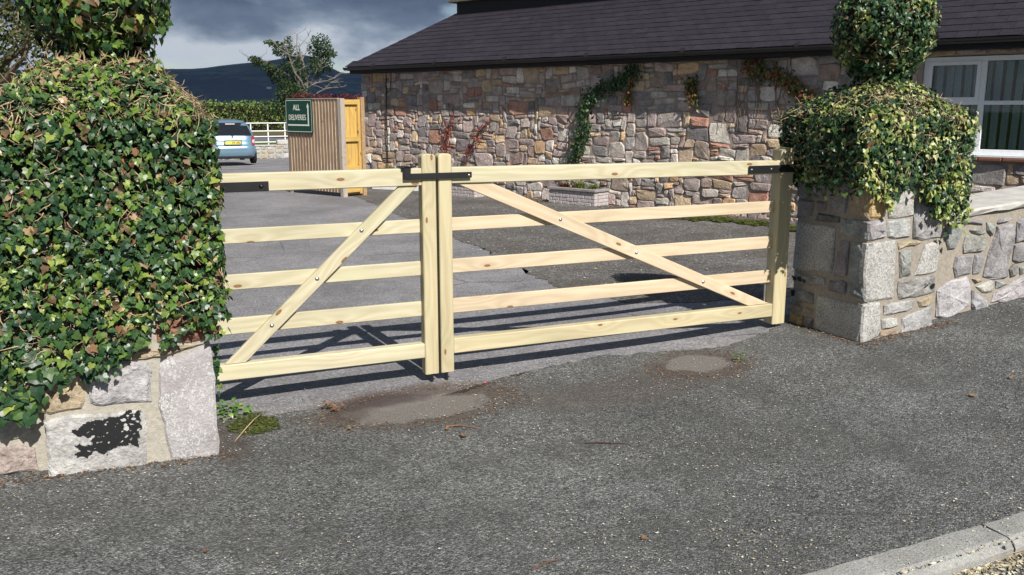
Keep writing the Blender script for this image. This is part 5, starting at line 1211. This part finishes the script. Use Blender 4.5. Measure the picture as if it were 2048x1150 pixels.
# ------------------------------------------------------------------ car
car = thing('parked_car', 'small light blue hatchback parked with its back to the gate, half behind the left ivy', 'car', (3.98, 32.6, -.30))
def paint():
    g = G('metallic_light_blue_paint', 0.28, 0.5); g.b.inputs['Metallic'].default_value = .55; g.b.inputs['Coat Weight'].default_value = .6; g.col((0.23, 0.37, 0.49)); return g.m
M_CAR = paint(); M_CGL = plain('dark_car_glass', (0.012, 0.014, 0.018), .06, .6); M_TYRE = plain('tyre_rubber', (0.018, 0.018, 0.018), .8, .2); M_RIM = plain('silver_rim', (0.4, 0.4, 0.42), .35, .5, .8)
M_TAIL = plain('red_tail_light', (0.42, 0.012, 0.03), .15, .6, var=.05); M_TAILW = plain('clear_lamp', (0.75, 0.6, 0.6), .15, .6); M_PLATE = plain('yellow_number_plate', (0.78, 0.60, 0.08), .5, .3, var=.03)
CM = Matrix.Translation((3.98, 32.6, -.30)) @ Matrix.Rotation(rad(1.5), 4, 'Z')
LEV = [(0.20, .14, 3.55, .74), (.28, .02, 3.66, .80), (.42, -.03, 3.70, .825), (.58, -.03, 3.70, .83), (.64, .0, 3.68, .832), (.68, .07, 3.62, .832), (.80, .09, 3.45, .83), (.92, .12, 3.10, .82), (1.0, .16, 2.80, .795), (1.10, .215, 2.62, .765), (1.22, .30, 2.45, .72), (1.34, .42, 2.25, .665), (1.42, .55, 2.10, .615), (1.48, .72, 1.95, .55), (1.52, .98, 1.75, .42), (1.54, 1.25, 1.5, .2)]
def cs(z, th, off=0.0):
    for (a, b) in zip(LEV, LEV[1:]):
        if z <= b[0] or b is LEV[-1]:
            t = (z - a[0]) / (b[0] - a[0]); q = [a[i] + (b[i] - a[i]) * t for i in range(4)]; break
    y0, y1, w = q[1], q[2], q[3]; cy = (y0 + y1) / 2; hy = (y1 - y0) / 2; e = 0.30 if z < 1.35 else .45
    c, s = math.cos(th), math.sin(th); x = math.copysign(abs(c) ** e, c) * (w + off); y = math.copysign(abs(s) ** e, s) * (hy + off); 
    if y < 0: x *= 1 - .035 * (abs(y) / hy) ** 6
    return (x, cy + y, z)
NT = 56
m = MB(); v = [cs(l[0], 2 * math.pi * k / NT) for l in LEV for k in range(NT)]; f = [(i * NT + k, i * NT + (k + 1) % NT, (i + 1) * NT + (k + 1) % NT, (i + 1) * NT + k) for i in range(len(LEV) - 1) for k in range(NT)] + [tuple(range((len(LEV) - 1) * NT, len(LEV) * NT)), tuple(range(NT))[::-1]]
m.add(v, f); body = m.build('body', M_CAR, car, CM, smooth=True)
def cpatch(name, z0, z1, x0, x1, mat, off, side='rear', nz_=8, nt=18, parent=car, taper=0.0):
    "surface patch lying on the body: x range at the rear, or y range at a side"
    v = []
    for i in range(nz_ + 1):
        z = z0 + (z1 - z0) * i / nz_
        for k in range(nt + 1):
            t = k / nt
            if side == 'rear':
                xt = (x0 + (x1 - x0) * t) * (1 - taper * i / nz_)
                lo, hi = -math.pi * .999, -0.001
                for _ in range(30):
                    md = (lo + hi) / 2
                    if cs(z, md, off)[0] < xt: lo = md
                    else: hi = md
                p = cs(z, md, off); v.append((p[0], p[1] - off, p[2]))
            else:
                yt = x0 + (x1 - x0) * t; sg_ = 1 if side == 'right' else -1; lo, hi = -math.pi / 2, math.pi / 2
                for _ in range(30):
                    md = (lo + hi) / 2; yy = cs(z, md, off)[1]
                    if yy < yt: lo = md
                    else: hi = md
                p = cs(z, md, off); v.append((sg_ * (abs(p[0]) + off), p[1], p[2]))
    mm = MB(); n = nt + 1; mm.add(v, [(i * n + k, i * n + k + 1, (i + 1) * n + k + 1, (i + 1) * n + k) for i in range(nz_) for k in range(nt)]); return mm.build(name, mat, parent, CM, smooth=True)
cpatch('rear_window', .99, 1.43, -.68, .68, M_CGL, .006, taper=.22)
cpatch('side_window', 1.0, 1.40, .95, 2.2, M_CGL, .006, 'right'); cpatch('side_window', 1.0, 1.40, .95, 2.2, M_CGL, .006, 'left')
for s in (1, -1):
    tl = cpatch('tail_light', .66, .97, s * .655, s * .818, M_TAIL, .012, nt=8); cpatch('reverse_lamp', .74, .85, s * .67, s * .80, M_TAILW, .018, nt=6, parent=tl)
bmp = cpatch('rear_bumper', .27, .63, -.812, .812, M_CAR, .022)
m = MB(); m.box((-.62, -.045, .235), (.62, .02, .30), c=.01); m.build('bumper_lip', plain('dark_underside', (0.02, .02, .022), .8, .2), car, CM)
m = MB(); m.box((-.30, -.012, .69), (.30, .10, .855), c=.02); m.build('plate_recess', M_CAR, car, CM)
m = MB(); m.box((-.26, -.022, .70), (.26, -.0125, .811), c=.002); pt = m.build('number_plate', M_PLATE, car, CM)
text('plate_characters', '59 URS', .105, (.245, -.0235, .722), CM, M_BLACKP, pt, .002, .88, 'RIGHT')
m = MB(); m.tube([(-.13, .02, .88), (-.07, .0, .905), (.07, .0, .905), (.13, .02, .88)], .014, 6); m.build('tailgate_handle', M_CAR, car, CM, smooth=True)
m = MB(); o = [(math.cos(k * .5236) * .045, .045, .955 + math.sin(k * .5236) * .032) for k in range(12)]; m.tube([(0, .10, .955), (0, .083, .955)], [.045, .04], 14); m.build('badge', M_RIM, car, CM)
cpatch('brake_light', 1.375, 1.40, -.16, .16, M_TAILW, .012, nt=4, nz_=2)
for s in (1, -1):
    for y in (.62, 3.02):
        m = MB(); m.tube([(s * .66, y, .30), (s * .68, y, .30), (s * .82, y, .30), (s * .84, y, .30)], [.27, .30, .30, .27], 20); wh = m.build('wheel', M_TYRE, car, CM)
        m = MB(); m.tube([(s * .835, y, .30), (s * .845, y, .30)], [.19, .17], 14); m.build('rim', M_RIM, wh, CM)
    m = MB(); m.box((s * .80 - .0 if s > 0 else -.97, 2.10, .98), (.97 if s > 0 else -.80, 2.22, 1.10), c=.02); m.build('wing_mirror', M_CAR, car, CM)

# ------------------------------------------------------------------ car park wall, white rail fence, hedge
bw = thing('boundary_wall', 'low rough stone wall along the far edge of the car park below the white rails', 'stone wall', (8, 39.6, -.48))
m = MB(); m.box((-12, 39.42, -.6), (22, 39.8, .05)); m.build('mortar_core', M_MORT, bw)
m = MB(); x = -12.0
while x < 13:
    z = -.48; w = rr.uniform(.25, .5)
    while z < .03:
        h = rr.uniform(.12, .24); stone_mesh([(x, z), (x + w - .03, z), (x + w - .03, z + h - .025), (x, z + h - .025)], lambda u, w_, hh: (u, 39.42 - hh, w_), .03, rr, jit=.01, seg=9, mb=m, tint=var(rr.choice((LGREY, GREY, TAN, LGREY)), rr)); z += h
    x += w
tag(m.build('stones', M_STONE_T, bw), kind='stuff')
m = MB(); m.box((-12, 39.38, .055), (22, 39.84, .095)); m.build('coping', M_COPE, bw)
m = MB(); m.box((6.62, 39.36, .098), (7.22, 39.78, .30), c=.04); tag(m.build('white_stone_block', M_COPE), 'pale square stone block sitting on the low wall beneath the white rails', 'stone block')
rf_ = thing('rail_fence', 'white painted iron rail fence with thin posts beyond the low wall by the blue car', 'fence', (7, 40.2, 0))
x = -11.5
while x < 15: 
    m = MB(); m.box((x - .022, 40.14, 0), (x + .022, 40.18, 1.0)); m.build('post', M_WHITE, rf_); x += .715
for z in (.995, .66, .43, .19):
    m = MB(); m.tube([(-12, 40.12, z), (18, 40.12, z)], .022, 6); m.build('rail', M_WHITE, rf_)
hd = thing('hedge', 'long bushy green hedge beyond the road behind the white rails', 'hedge', (12, 69, 0))
r_ = random.Random(5); m = MB()
for _ in range(17000):
    x = r_.uniform(-30, 34); top = 2.05 + .22 * noise.noise(Vector((x * .8, 0, 0))) + .16 * noise.noise(Vector((x * 2.6, 4, 0))); z = top * r_.random() ** .7; y = 69 + r_.uniform(-.2, 1.6) + .25 * noise.noise(Vector((x, z, 0)))
    clump(m, (x, y, z), (.25, .25, .2), 2, .17, r_)
tag(m.build('leaves', M_HEDGE, hd), kind='stuff')
m = MB(); m.box((-30, 69.6, 0), (34, 71, 1.75)); m.build('inner_twigs', M_HULL, hd)
m = MB(); rh = thing('red_hedge', 'dark red leaved hedge showing just above the board fence', 'hedge', (6, 24, 0))
for _ in range(5200):
    x = r_.uniform(4.5, 7.5); top = 2.0 + .04 * noise.noise(Vector((x * 3, 0, 0))); z = top * r_.random() ** .4; clump(m, (x, 24 + r_.uniform(-.1, .8), z), (.06, .06, .04), 1, .07, r_)
tag(m.build('leaves', M_REDH, rh), kind='stuff'); m = MB(); m.box((4.6, 24.15, -.2), (7.4, 24.7, 1.88)); m.build('inner_twigs', M_HULL, rh)

# ------------------------------------------------------------------ trees
def limb(m, p, d, L_, r, depth, r_, tips, bend=.25, kids=2):
    pts = [Vector(p)]; d = Vector(d).normalized(); n = 5
    for i in range(n): d = (d + Vector((r_.gauss(0, bend), r_.gauss(0, bend), r_.gauss(0, bend * .6))) * .5).normalized(); pts.append(pts[-1] + d * L_ / n)
    m.tube(pts, [r * (1 - .6 * i / n) for i in range(n + 1)], 6 if r > .03 else 4); tips.append(pts[-1])
    if depth > 0:
        for k in range(kids + r_.randint(0, 1)):
            i = r_.randint(2, n); dd = (d + Vector((r_.gauss(0, .7), r_.gauss(0, .7), r_.gauss(.15, .45)))).normalized(); limb(m, pts[i], dd, L_ * r_.uniform(.45, .7), r * .45, depth - 1, r_, tips, bend, kids)
def at(x, z, y=50.0): return Vector((x, y, z))
tr = thing('half_dead_tree', 'half dead tree with bare pale limbs and ragged dark foliage, behind the board fence', 'tree', (11.4, 50, -.1))
# branch drawing in centimetre-like sketch units, scaled to metres about the trunk
def tp(u, w, dy=0.0): return Vector((9.90 + (u - 606) * 0.0269, 50.0 + dy, 1.65 + (215 - w) * 0.0279))
r_ = random.Random(9); m = MB(); base = tp(610, 262); base.z = -.05
def ln_(pts, r0, r1, dys=None):
    P = [tp(x, y, (dys[i] if dys else 0)) for i, (x, y) in enumerate(pts)]; n = len(P); m.tube(P, [(r0 + (r1 - r0) * i / (n - 1)) * .62 for i in range(n)], 6); return P
m.tube([base, tp(608, 215), tp(609, 195), tp(613, 168)], [.26, .20, .17, .12], 8)
LIMBS = [([(613, 170), (611, 140), (607, 118), (604, 100)], .15, .05, [0, .1, .2, .3]), ([(606, 195), (607, 170), (606, 150), (608, 128), (603, 100), (606, 76)], .13, .035, [0, .4, .5, .6, .8, .9]), ([(604, 200), (598, 183), (594, 170)], .12, .05, [0, -.4, -.6]),
         ([(611, 185), (600, 165), (587, 150), (580, 135), (574, 118), (570, 104)], .09, .03, [0, -.4, -.6, -.8, -1, -1.1]), ([(590, 148), (586, 130), (584, 112), (586, 95), (583, 82)], .08, .02, [0, .2, .3, .4, .5]),
         ([(614, 160), (625, 148), (638, 136), (648, 130)], .08, .03, [0, .4, .6, .8]), ([(614, 180), (622, 172), (632, 168), (648, 165), (660, 160)], .08, .02, [0, -.5, -.7, -1, -1.2]), ([(622, 172), (624, 158), (632, 145), (636, 138)], .06, .02, [0, -.3, -.5, -.6]),
         ([(618, 196), (630, 186), (640, 181), (655, 178), (670, 177)], .06, .015, [-.6, -.9, -1.1, -1.3, -1.5]), ([(640, 181), (646, 174), (652, 168)], .035, .012, [-1.1, -1.2, -1.3]), ([(574, 118), (565, 112), (555, 108), (545, 96)], .05, .015, [-1, -1.1, -1.2, -1.3]),
         ([(600, 165), (575, 150), (550, 138), (525, 127), (503, 122)], .09, .02, [.5, .3, .2, .1, 0]), ([(604, 100), (612, 90), (622, 80)], .04, .012, None), ([(608, 128), (622, 110), (628, 92), (634, 84)], .06, .015, [.6, .9, 1.1, 1.2])]
tips = []
for pts, a, b, dys in LIMBS:
    P = ln_(pts, a, b, dys)
    for p in P[2:]:
        for _ in range(3): limb(m, p, (r_.gauss(0, 1), r_.gauss(0, .6), r_.uniform(-.1, 1)), r_.uniform(.25, .7), .018, 1, r_, tips, .35, 1)
m.build('trunk', M_BARK, tr)
m = MB()
CL = [(640, 92, .55, .45, 150), (655, 105, .6, .5, 220), (632, 105, .45, .5, 150), (665, 112, .45, .25, 120), (645, 125, .6, .4, 190), (630, 135, .5, .4, 130), (600, 120, .5, .45, 120), (590, 135, .55, .5, 150), (575, 112, .45, .3, 120), (556, 100, .45, .2, 110), (547, 92, .25, .12, 50), (582, 92, .25, .3, 60), (588, 105, .3, .25, 60), (565, 110, .4, .25, 80), (600, 145, .6, .5, 190), (575, 140, .4, .3, 90),
      (512, 126, .35, .16, 90), (525, 132, .4, .22, 130), (540, 140, .45, .28, 160), (553, 150, .45, .32, 170), (566, 162, .5, .4, 210), (580, 172, .6, .5, 260), (590, 188, .8, .5, 300), (575, 192, .7, .4, 220), (600, 170, .6, .5, 220), (570, 180, .5, .4, 160), (585, 205, 1.0, .5, 240), (655, 140, .5, .3, 110), (640, 150, .4, .3, 60), (560, 215, 1.0, .5, 240), (600, 225, 1.2, .8, 260), (660, 130, .35, .3, 60)]
for px, py, rx, rz_, n in CL: clump(m, tp(px, py, r_.uniform(-.6, .9)), (rx, .6, rz_), int(n * 1.9), .13, r_)
tag(m.build('crown', M_CONIF, tr), kind='stuff')
t2 = thing('pine_tree', 'ragged olive green tree at the top left edge behind the big ivy bush', 'tree', (-1.7, 15.5, 0))
m = MB(); r_ = random.Random(13); tips = []
m.tube([(-1.9, 15.5, -.1), (-1.8, 15.5, 1.2), (-1.6, 15.6, 2.2), (-1.7, 15.6, 3.6), (-1.6, 15.6, 5)], [.24, .2, .17, .12, .06], 8)
for k in range(22):
    z = r_.uniform(1.3, 4.6); a = r_.uniform(0, 6.283); limb(m, (-1.7, 15.55, z), (math.cos(a), math.sin(a), .35), r_.uniform(.8, 1.5), .05, 2, r_, tips, .3, 2)
m.tube([(-1.6, 15.3, 1.75), (-1.25, 14.9, 2.05), (-.95, 14.6, 2.35), (-.85, 14.5, 2.7)], [.05, .04, .03, .015], 6)
m.build('trunk', M_BARKD, t2); m = MB()
for p in tips:
    if r_.random() < .9: clump(m, p, (.28, .28, .2), 46, .075, r_)
for c in ((-1.5, 14.9, 2.2), (-1.0, 15, 2.5), (-1.3, 14.8, 3.1), (-.85, 14.6, 1.95), (-1.2, 14.6, 1.75), (-.75, 14.7, 1.55), (-1.15, 14.7, 2.85), (-1.0, 14.7, 3.3), (-.7, 14.9, 3.0), (-1.4, 14.7, 2.6)): clump(m, c, (.35, .3, .22), 240, .07, r_)
tag(m.build('crown', M_OLIVE, t2), kind='stuff')
# far farmhouse
fh = thing('farmhouse', 'tiny white farmhouse on the far hillside', 'building', (430, 2650, hillz(430, 2650)))
hz = hillz(430, 2650); m = MB(); m.box((424, 2646, hz - 3), (436, 2654, hz + 5)); m.build('wall', M_WHITE, fh)
m = MB(); m.add([(423, 2645, hz + 5), (437, 2645, hz + 5), (437, 2655, hz + 5), (423, 2655, hz + 5), (423, 2650, hz + 8.5), (437, 2650, hz + 8.5)], [(0, 1, 5, 4), (2, 3, 4, 5), (0, 4, 3), (1, 2, 5)]); m.build('roof', M_SLATE, fh)

# ------------------------------------------------------------------ unseen slab added to shade the hills, and the air
m = MB(); r_ = random.Random(3); nx_, ny_ = 26, 30; v = []
for side in (0, 1):
    for j in range(ny_ + 1):
        for i in range(nx_ + 1):
            x = -1500 + 3600 * i / nx_; y = 1250 + 2720 * j / ny_; e = min(1, min(i, nx_ - i, j, ny_ - j) / 3.0)
            n_ = noise.noise(Vector((x / 500, y / 500, 2))) * .6 + noise.noise(Vector((x / 170, y / 170, 5))) * .4
            v.append((x + 60 * n_, y, 545 + ((30 * n_ - 20 * e) if side == 0 else (120 * e + 60 * n_ * e))))
k = (nx_ + 1) * (ny_ + 1); f = []
for j in range(ny_):
    for i in range(nx_):
        a = j * (nx_ + 1) + i; f.append((a, a + nx_ + 1, a + nx_ + 2, a + 1)); f.append((k + a, k + a + 1, k + a + nx_ + 2, k + a + nx_ + 1))
m.add(v, f); M_SHADE_CLOUD = plain('grey_shade_cloud', (0.75, 0.77, 0.8), 1.0, 0.0); tag(m.build('added_shade_cloud', M_SHADE_CLOUD, smooth=True), kind='structure')  # added above the view only to cast shade on the hills
m = MB(); m.box((-3200, -80, -6), (4300, 7700, 285)); hm = D.materials.new('pale_blue_air'); hm.use_nodes = True; ht = hm.node_tree; ht.nodes.clear(); ho = ht.nodes.new('ShaderNodeOutputMaterial'); pv = ht.nodes.new('ShaderNodeVolumePrincipled')
pv.inputs['Color'].default_value = (0.32, 0.52, 1.0, 1); pv.inputs['Density'].default_value = 0.00005; pv.inputs['Anisotropy'].default_value = 0.0
ht.links.new(pv.outputs[0], ho.inputs['Volume']); tag(m.build('haze', hm), kind='stuff')
